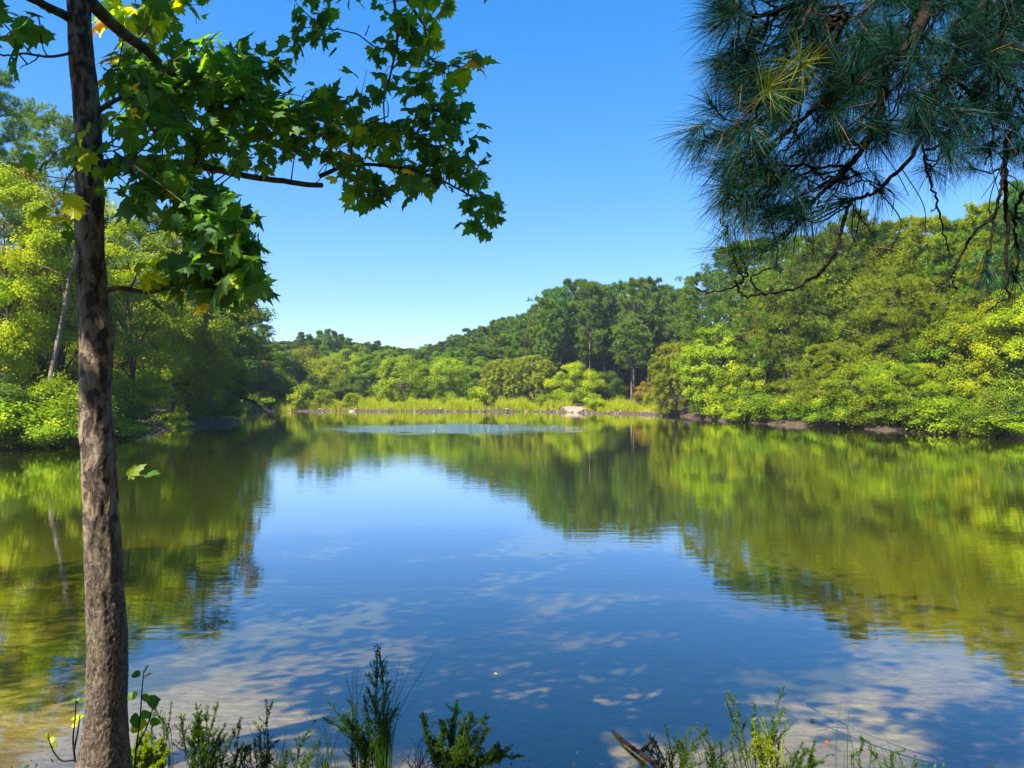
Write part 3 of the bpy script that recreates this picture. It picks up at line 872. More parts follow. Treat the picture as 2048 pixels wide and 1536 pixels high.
for i, (x_, y_, h_, w_) in enumerate([(4.5, -3.5, 12, 7), (8.5, -1.5, 13, 7), (-1.5, -6, 13, 7), (6, -8, 14, 8), (11.5, 3.2, 11, 6), (-7, -10, 9, 7), (0, -12, 15, 9)]):  # unseen trees added to keep skylight off the foreground
    key, mk = proto('ftall', i % 3)
    sx = (w_ / 2) / 3.4
    rt = place('broadleaf_tree', key, mk, 'green', 'bark', 1024, 2.0, 'leafy tree on the near bank beside and behind the viewer', 'tree', 'near bank trees behind the viewer', scale=(sx, sx, h_ / 12), rz=i * 1.3)
    rt.location = (x_, y_, gz(x_, y_))
key, mk = proto('fshade', 0)
for i, (x_, y_) in enumerate([(-4.0, 3.0), (-7.2, 5.2)]):
    rt = place('broadleaf_tree', key, mk, 'green', 'bark', 1024, 2.0, 'high-crowned tree on the near bank just left of the picture', 'tree', 'near bank trees left of the picture', rz=i * 2.0)
    rt.location = (x_, y_, gz(x_, y_))
# extra rows that close the wood to the sky
for i, px in enumerate(range(1090, 1400, 26)):
    far('ftall', 'dark', px, 118 + (i % 3), 668 + (i * 11) % 22, 80, 'dark leafy tree filling the foot of the far pine stand', 'dark trees at the foot of the far pine stand')
for i, (px, top) in enumerate([(1475, 560), (1540, 525), (1610, 505), (1675, 470), (1740, 455), (1815, 462), (1890, 470), (1955, 430), (2025, 400), (2090, 390)]):
    far('fpinelow', 'pine', px, 84 - i * 1.6, top + 12, 120, 'pine in the back row of the right wood', 'back row pines of the right wood', var=i % 3)
for i, px in enumerate(range(500, 1090, 34)):
    far('fpinelow', 'pinedark' if i % 2 else 'pine', px, 134, int(np.interp(px, [500, 640, 760, 850, 950, 1080], [690, 678, 692, 704, 672, 622])), 80, 'tree closing the skyline behind the far wood', 'hindmost trees of the far wood')

# ------------------------------------------------------------------ shrubs under the trees
def shrub_mesh(var, leaf, dens):
    rng = np.random.default_rng(400 + var)
    return broadleaf(rng, 1.6, 1.0, 0.15, leaf=leaf, clumps=22, per=dens, shape='round', tr=0.02, limbs=12, csize=1.3)


srng = np.random.default_rng(8)


def shrub(px, D, H, Wd, mat, label, group, name='shrub', leaf=0.11, dens=110):
    v = int(srng.integers(0, 3))
    place(name, ('shrub', v, leaf), lambda: shrub_mesh(v, leaf, dens), mat, 'twig', px, D, label, 'shrub', group,
          scale=(Wd / 2, Wd / 2, H / 1.6), rz=float(srng.uniform(0, 6.28)), parts=('stem', 'foliage'))


for i in range(52):
    px = srng.uniform(-10, 460)
    t = px / 460
    if 262 < px < 335: continue
    D = np.interp(px, [0, 150, 230, 300, 440], [29.4, 31, 36.5, 42, 56.5]) + (srng.uniform(-0.2, 1.2) if i % 2 else srng.uniform(1, 5))
    shrub(px, D, srng.uniform(0.7, 2.6), srng.uniform(1.4, 3.0), ['green', 'lime', 'dark', 'green', 'lime'][i % 5], 'leafy shrub in the undergrowth along the left bank', 'undergrowth shrubs of the left bank')
for i in range(64):
    px = srng.uniform(1390, 2060)
    D = np.interp(px, [1390, 1500, 1600, 1700, 1800, 1900, 2048], [63, 54, 49.8, 46.4, 43, 40, 35.8]) + (srng.uniform(-0.1, 1.0) if i % 2 else srng.uniform(1, 5))
    shrub(px, D, srng.uniform(0.6, 2.3), srng.uniform(1.4, 3.0), ['green', 'lime', 'green', 'dark', 'yellow'][i % 5], 'leafy shrub in the undergrowth along the right bank', 'undergrowth shrubs of the right bank')
for i, (px, D) in enumerate([(-10, 28.6), (25, 28.7), (60, 29.0), (95, 29.4), (130, 30.0), (165, 30.6), (240, 35.3), (262, 37.8), (345, 45.5), (372, 49.5), (400, 52.5), (425, 55), (445, 58), (1890, 39.9), (1925, 38.9), (1960, 37.9), (1995, 36.8), (2030, 35.9), (2060, 35.2), (1840, 41.5), (1790, 43.4), (1745, 44.6), (1690, 46.8), (1640, 48.6), (1590, 50.4), (1540, 52.2), (1465, 56.5), (1420, 60.5)]):
    side_ = 'left' if px < 1000 else 'right'
    shrub(px, D, [1.1, 1.7, 0.9, 1.4][i % 4], [2.4, 3.0, 2.0][i % 3], ['green', 'lime', 'dark', 'lime', 'green'][i % 5], 'low shrub hanging over the waterline of the %s bank' % side_, 'shrubs over the waterline of the %s bank' % side_)
for px, D, H, Wd, mt, lb in [(610, 87.5, 2.6, 3.0, 'lime', 'bright leafy bush at the left of the far grass strip'), (648, 88, 1.9, 2.8, 'lime', 'smaller bright bush right of the first one on the far grass strip'),
                             (705, 88, 1.5, 2.6, 'lime', 'low bright bush on the left half of the far grass strip'), (958, 87, 2.2, 2.6, 'yellow', 'bright round bush in the middle of the far grass strip'),
                             (1095, 86, 1.6, 2.4, 'lime', 'low bush at the left of the sandy opening'), (1188, 80, 1.5, 2.2, 'lime', 'grassy bush right of the sandy opening'),
                             (1297, 76.5, 1.6, 1.2, 'yellow', 'small bright sapling at the right end of the far shore'), (560, 91, 2.4, 4.5, 'green', 'green bush behind the left end of the far grass strip'),
                             (480, 84, 2.0, 4.0, 'green', 'green bush beside the pale path left of the far grass'), (520, 88, 1.6, 3.5, 'lime', 'bright bush at the left end of the far grass strip')]:
    shrub(px, D, H, Wd, mt, lb, 'bushes on the far shore', leaf=0.16, dens=90)

# ------------------------------------------------------------------ grass strip and stones of the far shore
rng = np.random.default_rng(21)
mb = MB()
N = 15000
x = rng.uniform(-28, 17, N); y = rng.uniform(79, 93, N)
s = sdist(x, y)
pathd = np.minimum(np.hypot(x - 7.6, (y - 83) * 0.45), 99)
dens = (np.sin(x * 0.8) * np.sin(x * 0.31 + 2) * 0.35 + 0.85)
ok = (s > 0.35) & (s < 5.5) & (pathd > 2.2) & (rng.uniform(0, 1, N) < dens)
x, y = x[ok], y[ok]
x2 = rng.uniform(8, 15.5, 3500); y2 = rng.uniform(73, 83, 3500); s2 = sdist(x2, y2); o2 = (s2 > 0.7) & (s2 < 2.6)
hs = np.concatenate([np.full(len(x), 1.15), np.full(o2.sum(), 0.6)]) 
x = np.concatenate([x, x2[o2]]); y = np.concatenate([y, y2[o2]])
z = ground(x, y); Hh = hs * rng.uniform(0.45, 1.1, len(x)) * (0.75 + 0.45 * np.sin(x * 0.6) * np.sin(x * 1.7) + 0.25 * np.sin(x * 4.1 + y))
for k_ in range(4):
    px_ = x + rng.normal(0, 0.12, len(x)); py_ = y + rng.normal(0, 0.12, len(x))
    lx = rng.normal(0, 0.18, len(x)); ly = rng.normal(0, 0.18, len(x)); w = 0.05
    a = np.stack([px_ - w, py_, z - 0.05], -1); b_ = np.stack([px_ + w, py_, z - 0.05], -1)
    c = np.stack([px_ + lx, py_ + ly, z + Hh * rng.uniform(0.6, 1.1, len(x))], -1)
    mb.add(np.stack([a, b_, c], 1).reshape(-1, 3), t=np.arange(3 * len(x)).reshape(-1, 3), tint=np.clip(rng.normal(0.45, 0.22, len(x)), 0, 1))
# leaves among the blades
q = np.stack([np.repeat(x, 2), np.repeat(y, 2), np.repeat(z, 2) + np.repeat(Hh, 2) * rng.uniform(0.3, 0.95, 2 * len(x))], -1) + rng.normal(0, 0.1, (2 * len(x), 3))
leaf_quads(mb, q, rng.normal(0, 0.6, q.shape) + (0, -0.2, 0.8), 0.16 * rng.uniform(0.6, 1.3, len(q)), 0.5, rng, np.clip(rng.normal(0.4, 0.2, len(q)), 0, 1))
tag(link('shore_grass', mb.mesh('shore_grass', M['grass'])), 'tall yellow-green grass and weeds along the far shore', 'grass', kind='stuff')

m, n, l = newmat('pale_stone')
out = n.new('ShaderNodeOutputMaterial'); at = n.new('ShaderNodeAttribute'); at.attribute_name = 'tint'
cr_ = ramp(n, [(0, (0.08, 0.065, 0.05)), (0.5, (0.20, 0.165, 0.13)), (1, (0.38, 0.33, 0.28))]); l.new(at.outputs['Fac'], cr_.inputs[0])
b = n.new('ShaderNodeBsdfPrincipled'); b.inputs['Roughness'].default_value = 0.9; l.new(cr_.outputs[0], b.inputs['Base Color']); l.new(b.outputs[0], out.inputs[0])
M['stone'] = m
ico_v = []
for i in range(12):
    ico_v.append(unit(np.array([math.cos(i * 2.4) * math.sqrt(1 - ((i + .5) / 6 - 1) ** 2), math.sin(i * 2.4) * math.sqrt(1 - ((i + .5) / 6 - 1) ** 2), (i + .5) / 6 - 1])))
import bmesh
bm_ = bmesh.new(); bmesh.ops.create_icosphere(bm_, subdivisions=1, radius=1)
IV = np.array([v.co[:] for v in bm_.verts]); IT = np.array([[v.index for v in f.verts] for f in bm_.faces]); bm_.free()


def stones(mb, xs, ys, size, rng, sink=0.3):
    for x, y in zip(xs, ys):
        s = size * rng.lognormal(0, 0.45)
        v = IV * rng.uniform(0.75, 1.2, IV.shape) * np.array([s * rng.uniform(0.8, 1.5), s * rng.uniform(0.7, 1.2), s * rng.uniform(0.45, 0.8)])
        a = rng.uniform(0, 6.28); R_ = np.array([[math.cos(a), -math.sin(a), 0], [math.sin(a), math.cos(a), 0], [0, 0, 1]])
        v = v @ R_.T + np.array([x, y, gz(x, y) + s * (0.5 - sink)])
        mb.add(v, t=IT, tint=float(np.clip(rng.normal(0.5, 0.28), 0, 1)))


mb = MB()
xs = rng.uniform(-33, 15, 4200); ys = rng.uniform(73, 90, 4200); s = sdist(xs, ys)
ok = (s > -0.3) & (s < 0.8)
stones(mb, xs[ok], ys[ok], 0.085, rng)
tag(link('shore_stones', mb.mesh('shore_stones', M['stone'])), 'band of pale broken stones along the waterline of the far shore', 'stones', kind='stuff')
mb = MB()
xs = rng.uniform(-24, -17, 420); ys = rng.uniform(33, 60, 420); s = sdist(xs, ys); ok = (s > -0.5) & (s < 1.0)
stones(mb, xs[ok], ys[ok], 0.07, rng, 0.5)
xs = rng.uniform(14, 26, 420); ys = rng.uniform(34, 66, 420); s = sdist(xs, ys); ok = (s > -0.3) & (s < 0.7)
stones(mb, xs[ok], ys[ok], 0.05, rng, 0.5)
tag(link('bank_stones', mb.mesh('bank_stones', M['stone'])), 'scattered small stones along the left and right waterlines', 'stones', kind='stuff')

# fallen bough dipping into the water off the left point
mb = MB()
b0 = P(438, 838, 57); b0[2] = gz(b0[0], b0[1])
pts = [b0, P(448, 808, 57), P(470, 797, 57), P(500, 800, 57), P(522, 815, 57), P(545, 834, 57), P(556, 842, 57)]
sp = smooth_path(pts, 5) - b0
tube(mb, sp, np.linspace(0.13, 0.03, len(sp)), 6)
for f, dx, dz in [(0.45, 0.8, -1.1), (0.6, 1.1, -0.9), (0.72, 0.4, -0.9), (0.85, 0.9, 0.4), (0.3, 0.7, 0.5), (0.8, -0.6, -0.7)]:
    i = int(f * len(sp)); e = sp[i] + np.array([dx, 0.3, dz])
    tube(mb, smooth_path([sp[i], (sp[i] + e) / 2 + (0.1, 0, 0.12), e], 4), np.linspace(0.035, 0.012, 9), 5)
tag(link('fallen_bough', mb.mesh('fallen_bough', M['twig'], True), loc=b0), 'dark fallen bough arching into the water off the left point', 'branch')


# ------------------------------------------------------------------ foreground sycamore
m, n, l = newmat('peeling_bark')
out = n.new('ShaderNodeOutputMaterial')
tc = n.new('ShaderNodeTexCoord')
sp_ = n.new('ShaderNodeSeparateXYZ'); l.new(tc.outputs['Object'], sp_.inputs[0])
mp = n.new('ShaderNodeMapping'); mp.inputs['Scale'].default_value = (1, 1, 0.5); l.new(tc.outputs['Object'], mp.inputs[0])
nz = n.new('ShaderNodeTexNoise'); nz.inputs['Scale'].default_value = 24; nz.inputs['Detail'].default_value = 6; nz.inputs['Roughness'].default_value = 0.62; nz.inputs['Distortion'].default_value = 0.6
l.new(mp.outputs[0], nz.inputs['Vector'])
n2 = n.new('ShaderNodeTexNoise'); n2.inputs['Scale'].default_value = 5; n2.inputs['Detail'].default_value = 3; l.new(mp.outputs[0], n2.inputs['Vector'])
# flaking plates above, granular old bark below
fl = ramp(n, [(0.42, (0.06, 0.04, 0.026)), (0.47, (0.11, 0.075, 0.05)), (0.50, (0.23, 0.165, 0.10)), (0.7, (0.36, 0.29, 0.19))])
l.new(nz.outputs['Fac'], fl.inputs[0])
n4 = n.new('ShaderNodeTexNoise'); n4.inputs['Scale'].default_value = 85; n4.inputs['Detail'].default_value = 6; n4.inputs['Roughness'].default_value = 0.7
l.new(mp.outputs[0], n4.inputs['Vector'])
gr = ramp(n, [(0.36, (0.045, 0.032, 0.022)), (0.5, (0.13, 0.095, 0.06)), (0.66, (0.29, 0.225, 0.15))])
l.new(n4.outputs['Fac'], gr.inputs[0])
hm = n.new('ShaderNodeMapRange'); hm.inputs['From Min'].default_value = 0.9; hm.inputs['From Max'].default_value = 1.9
ad = n.new('ShaderNodeMath'); ad.operation = 'ADD'
sc_ = n.new('ShaderNodeMath'); sc_.operation = 'MULTIPLY'; sc_.inputs[1].default_value = 1.6; l.new(n2.outputs['Fac'], sc_.inputs[0])
l.new(sp_.outputs['Z'], ad.inputs[0]); l.new(sc_.outputs[0], ad.inputs[1])
hm.inputs['From Min'].default_value = 1.75; hm.inputs['From Max'].default_value = 2.1
l.new(ad.outputs[0], hm.inputs['Value'])
mx = n.new('ShaderNodeMix'); mx.data_type = 'RGBA'; l.new(hm.outputs[0], mx.inputs[0]); l.new(gr.outputs[0], mx.inputs[6]); l.new(fl.outputs[0], mx.inputs[7])
# lichen bloom near the foot
vo = n.new('ShaderNodeTexNoise'); vo.inputs['Scale'].default_value = 7; vo.inputs['Detail'].default_value = 4; l.new(tc.outputs['Object'], vo.inputs['Vector'])
lr = ramp(n, [(0.60, (0, 0, 0)), (0.68, (1, 1, 1))]); l.new(vo.outputs['Fac'], lr.inputs[0])
lm = n.new('ShaderNodeMapRange'); lm.inputs['From Min'].default_value = 1.0; lm.inputs['From Max'].default_value = 0.3; lm.inputs['To Max'].default_value = 0.7; l.new(sp_.outputs['Z'], lm.inputs['Value'])
lmm = n.new('ShaderNodeMath'); lmm.operation = 'MULTIPLY'; l.new(lr.outputs[0], lmm.inputs[0]); l.new(lm.outputs[0], lmm.inputs[1])
mx2 = n.new('ShaderNodeMix'); mx2.data_type = 'RGBA'; l.new(lmm.outputs[0], mx2.inputs[0]); l.new(mx.outputs[2], mx2.inputs[6]); mx2.inputs[7].default_value = (0.30, 0.30, 0.13, 1)
b = n.new('ShaderNodeBsdfPrincipled'); b.inputs['Roughness'].default_value = 0.85; l.new(mx2.outputs[2], b.inputs['Base Color'])
b1 = n.new('ShaderNodeBump'); b1.inputs['Strength'].default_value = 0.9; b1.inputs['Distance'].default_value = 0.012
fh = ramp(n, [(0.40, (0, 0, 0)), (0.47, (0.8, 0.8, 0.8)), (0.55, (0.4, 0.4, 0.4)), (0.7, (0.6, 0.6, 0.6))]); l.new(nz.outputs['Fac'], fh.inputs[0])
l.new(fh.outputs[0], b1.inputs['Height'])
b2 = n.new('ShaderNodeBump'); b2.inputs['Strength'].default_value = 0.9; b2.inputs['Distance'].default_value = 0.008
l.new(n4.outputs['Fac'], b2.inputs['Height']); l.new(b1.outputs[0], b2.inputs['Normal'])
l.new(b2.outputs[0], b.inputs['Normal']); l.new(b.outputs[0], out.inputs[0])
M['sycbark'] = m
M['limb'] = barkmat('limb_bark', (0.055, 0.042, 0.03), (0.17, 0.135, 0.10), scale=22)
M['syc'] = leafmat('sycamore_leaf', [(0, (0.022, 0.080, 0.045)), (0.55, (0.050, 0.130, 0.038)), (0.75, (0.13, 0.22, 0.010)), (0.94, (0.27, 0.33, 0.010)), (1, (0.42, 0.20, 0.02))], trans=0.5, tboost=2.6, gloss=0.02, rough=0.5, vary=0)

TD = 3.15
tx, ty = (207 - 1024) / F * TD, TD
tbase = np.array([tx, ty, gz(tx, ty)])
prof = [(202, 150, 1600), (206, 122, 1545), (211, 98, 1480), (214, 88, 1420), (216, 86, 1340), (215, 84, 1270), (210, 80, 1190), (208, 77, 1120), (203, 74, 1040), (199, 71, 950),
        (194, 68, 860), (191, 66, 790), (191, 67, 730), (193, 70, 668), (187, 67, 630), (183, 63, 580), (181, 60, 520), (180, 60, 450), (179, 60, 390), (178, 62, 330), (176, 56, 250), (172, 54, 200), (165, 51, 140),
        (160, 48, 80), (158, 47, 20), (158, 46, -60), (162, 42, -200), (170, 38, -400), (186, 32, -700), (215, 25, -1000), (250, 15, -1400), (270, 6, -1700)]
pc = np.array([P(a, c, TD) for a, b_, c in prof]); pr = np.array([b_ / F * TD / 2 for a, b_, c in prof]) * 0.84
zz = np.concatenate([np.linspace(pc[0, 2] - 0.25, 3.95, 420), np.linspace(3.98, pc[-1, 2], 50)])
cxs = np.interp(zz, pc[:, 2], pc[:, 0]); rs_ = np.interp(zz, pc[:, 2], pr)
for _ in range(4):
    cxs[1:-1] = (cxs[:-2] + 2 * cxs[1:-1] + cxs[2:]) / 4; rs_[1:-1] = (rs_[:-2] + 2 * rs_[1:-1] + rs_[2:]) / 4
NS = 96
th = np.linspace(0, 2 * np.pi, NS, endpoint=False)
V = np.zeros((len(zz), NS, 3))
for i, z in enumerate(zz):
    for j, t in enumerate(th):
        c_, s_ = math.cos(t), math.sin(t)
        p = Vector((c_ * 0.12, s_ * 0.12, z * 0.42))
        r = rs_[i]
        d = mn.fractal(Vector((c_ * 0.6, s_ * 0.6, z * 1.3)), 1.0, 2.0, 3) * 0.10 * r
        f = mn.noise(p * 14) + 0.5 * mn.noise(p * 31)
        up = min(1, max(0, (z - 0.9) / 0.6))
        plate = (0.5 + 0.5 * math.tanh(f * 9)) * 0.0045 * up
        gran = (mn.noise(Vector((c_ * 0.12, s_ * 0.12, z)) * 70) * 0.0030 + mn.noise(Vector((c_ * 0.12, s_ * 0.12, z * .7)) * 150) * 0.0022) * (1 - 0.6 * up)
        knot = 0.014 * math.exp(-((z - 2.47) / 0.05) ** 2 - ((t if t < math.pi else t - 2 * math.pi) / 0.6) ** 2)
        foot = max(0, 0.62 - (z - tbase[2] + 0.2)) * 0.08 * (0.5 + 0.5 * math.sin(4 * t + 1.2)) * 0.5
        rr_ = r + d + plate + gran + knot + foot * 0.6
        V[i, j] = (cxs[i] + rr_ * c_, ty + rr_ * s_, z)
mb = MB()
k0 = (np.arange(len(zz) - 1)[:, None] * NS + np.arange(NS)[None, :]); k1 = (np.arange(len(zz) - 1)[:, None] * NS + (np.arange(NS)[None, :] + 1) % NS)
mb.add(V.reshape(-1, 3) - tbase, np.stack([k0, k1, k1 + NS, k0 + NS], -1).reshape(-1, 4))
syc = link('sycamore_tree', None, loc=tbase)
tag(syc, 'foreground tree with peeling mottled bark and large pointed lobed leaves', 'tree')
link('trunk', mb.mesh('trunk', M['sycbark'], True), syc)

# limbs: pixel + depth joints, radius in metres
LIMBS = [
    ([(172, -5, 3.15), (205, 28, 3.25), (250, 68, 3.4), (290, 95, 3.55), (330, 128, 3.75), (380, 156, 4.0), (470, 188, 4.3), (560, 215, 4.6), (650, 232, 4.9), (740, 250, 5.1)], 0.030, 0.007),
    ([(200, 330, 3.15), (260, 322, 3.4), (340, 322, 3.7), (420, 332, 4.0), (480, 340, 4.15), (560, 350, 4.35), (658, 356, 4.6)], 0.022, 0.016),
    ([(640, 352, 4.55), (700, 330, 4.7), (780, 330, 4.85), (860, 348, 5.0), (925, 372, 5.1), (975, 402, 5.2), (1005, 430, 5.2)], 0.014, 0.004),
    ([(196, 222, 3.15), (235, 200, 3.2), (290, 188, 3.35), (350, 172, 3.5)], 0.012, 0.005),
    ([(205, 582, 3.15), (245, 576, 3.15), (300, 580, 3.18), (360, 566, 3.2), (410, 545, 3.2), (450, 560, 3.2), (505, 575, 3.2)], 0.012, 0.004),
    ([(150, 45, 3.15), (128, 28, 3.1), (90, 5, 3.0), (40, -30, 2.9), (-30, -60, 2.9)], 0.022, 0.012),
    ([(150, 105, 3.15), (105, 112, 3.0), (60, 104, 2.9), (10, 100, 2.9), (-40, 70, 2.9)], 0.006, 0.003),
    ([(95, 113, 2.98), (85, 95, 3.0), (75, 80, 3.0)], 0.003, 0.002),
    ([(80, 108, 2.95), (70, 122, 2.95), (55, 128, 2.95), (40, 133, 2.95)], 0.003, 0.0015),
    ([(165, -350, 3.15), (330, -330, 3.6), (500, -200, 4.2), (650, -90, 4.6), (780, -50, 4.9), (850, 30, 5.1), (870, 70, 5.2)], 0.030, 0.006),
    ([(780, -50, 4.9), (795, 60, 4.9), (785, 140, 4.9), (775, 200, 4.9), (778, 280, 4.95)], 0.010, 0.004),
    ([(790, 95, 4.9), (755, 95, 4.85), (720, 68, 4.8), (690, 55, 4.8), (655, 50, 4.8)], 0.006, 0.003),
    ([(730, 72, 4.8), (742, 50, 4.8)], 0.004, 0.003),
    ([(790, 105, 4.9), (830, 118, 5.0), (880, 130, 5.0), (930, 125, 5.0)], 0.005, 0.003),
    ([(715, 258, 4.9), (740, 245, 4.9), (775, 235, 4.9)], 0.006, 0.004),
    ([(500, 255, 4.4), (520, 275, 4.4), (540, 300, 4.4)], 0.006, 0.003),
    ([(735, 300, 4.8), (770, 285, 4.85), (830, 268, 4.9)], 0.007, 0.003),
    ([(425, 345, 3.9), (425, 380, 3.5), (430, 420, 3.3), (450, 470, 3.2), (480, 520, 3.2)], 0.006, 0.003),
    ([(720, 360, 4.8), (745, 385, 4.8), (765, 412, 4.8)], 0.003, 0.0015),
    ([(165, -120, 3.15), (220, -60, 3.5), (285, -10, 3.9), (310, 40, 4.1), (255, 90, 4.0)], 0.014, 0.004),
    ([(200, 285, 3.15), (230, 292, 3.0), (262, 290, 2.9), (200, 300, 2.8), (165, 320, 2.75)], 0.004, 0.002),
    ([(205, 345, 3.1), (250, 330, 3.0), (280, 300, 2.95), (290, 280, 2.95)], 0.004, 0.002),
]
mb = MB()
skel = []
for pts, r0, r1 in LIMBS:
    w = smooth_path([P(*p) for p in pts], 6)
    w = w + np.cumsum(np.random.default_rng(len(pts)).normal(0, 0.0035, w.shape), 0) * np.linspace(0, 1, len(w))[:, None]
    tube(mb, w - tbase, np.linspace(r0, r1, len(w)), 8)
    skel.append(w)
# crown above the picture: limbs that spread from the upper trunk
rng = np.random.default_rng(31)
high = []
for i in range(16):
    if i % 3 == 1: continue
    z0 = 4.2 + i * 0.27
    x0 = np.interp(z0, zz, cxs)
    a = i * 2.4 + 0.5; ln = 2.6 - 0.10 * i
    tip = np.array([x0 + 0.3 + math.cos(a) * ln, ty + 1.0 + math.sin(a) * ln, max(5.2, z0 + 0.3 + rng.uniform(0.1, 0.6))])
    w = smooth_path([(x0, ty, z0), ((x0 + tip[0]) / 2, (ty + tip[1]) / 2, (z0 + tip[2]) / 2 + 0.1), tip], 6)
    tube(mb, w - tbase, np.linspace(0.03, 0.008, len(w)), 6)
    high.append(w)

LOBE = [(0, 0.0), (0.13, 0.05), (0.34, -0.03), (0.30, 0.10), (0.50, 0.20), (0.40, 0.27), (0.42, 0.42), (0.54, 0.58), (0.34, 0.55), (0.27, 0.62), (0.22, 0.55), (0.19, 0.68), (0.22, 0.80), (0.10, 0.82), (0.0, 1.05)]
OUT = np.array(LOBE + [(-x, y) for x, y in LOBE[-2:0:-1]])
# rearrange as fan of triangles about a point on the midrib
NL = len(OUT)
FT = np.array([[0, 1 + i, 1 + (i + 1) % NL] for i in range(NL)])


def lobed(mb, pos, nrm, axis, L, rng, tint, curl=0.25):
    for k_ in range(len(pos)):
        nn = unit(nrm[k_]); u = unit(axis[k_] - nn * (axis[k_] @ nn)); w = np.cross(nn, u)
        o = np.vstack([[0.0, 0.42], OUT]) * np.array([rng.uniform(0.85, 1.15), 1])
        o[1:] *= 1 + rng.normal(0, 0.05, (NL, 1))
        bend = -curl * rng.uniform(0.1, 2.6) * (o[:, 1] ** 2) - rng.uniform(-0.25, 0.85) * np.abs(o[:, 0]) + rng.normal(0, 0.02, NL + 1)
        v = pos[k_] + L[k_] * (o[:, :1] * w + o[:, 1:2] * u + bend[:, None] * nn)
        mb.add(v, t=FT, tint=tint[k_])


pts_all = np.concatenate([s_[2:] for s_ in skel])


def cluster(lm, tw, cx_, cy_, rx, ry, D, N, rng, size=0.108, dd=0.25, yel_glow=0.0, hang=0.75):
    """twigs from the nearest limb carrying alternate leaves"""
    ntw = max(1, int(N * (0.66 if cy_ < 380 else 1.0)) // 7)
    if D < 3.45: size = min(size, 0.10)
    for _ in range(ntw):
        while True:
            a, b_ = rng.uniform(-1, 1, 2)
            if a * a + b_ * b_ < 1: break
        e = P(cx_ + a * rx, cy_ + b_ * ry, D + rng.normal(0, dd))
        j = np.argmin(np.linalg.norm(pts_all - e, axis=1) + rng.uniform(0, 0.12, len(pts_all)))
        s0 = pts_all[j]
        mid = (s0 + e) / 2 + np.array([0, 0, 0.03]) + rng.normal(0, 0.03, 3)
        w = smooth_path([s0, mid, e], 5)
        tube(tw, w - tbase, np.linspace(0.0042, 0.0014, len(w)), 4, cap=False)
        k = 7
        f = rng.uniform(0.55, 1.02, k)
        seglen = np.linalg.norm(e - s0)
        if seglen > 0.6: f = 1 - (1 - f) * 0.6 / seglen
        idx = np.clip(f * (len(w) - 1), 0, len(w) - 1)
        pos = np.stack([np.interp(idx, range(len(w)), w[:, c]) for c in range(3)], -1) + rng.normal(0, 0.035, (k, 3))
        ax = rng.normal(0, 0.6, (k, 3)) + unit(e - mid) * 0.5 + np.array([0, 0, -hang])
        nr = rng.normal(0, 0.55, (k, 3)) + np.array([-0.25, -0.35, 0.75])
        ti = np.clip(rng.normal(0.40, 0.17, k) + yel_glow, 0, 0.94)  # raised tint: yellow leaves, plus backlit glow painted into the colour
        ti = np.where(rng.uniform(0, 1, k) < 0.012, 0.97, ti)
        lobed(lm, pos - tbase, nr, ax, size * rng.uniform(0.42, 1.22, k), rng, ti)


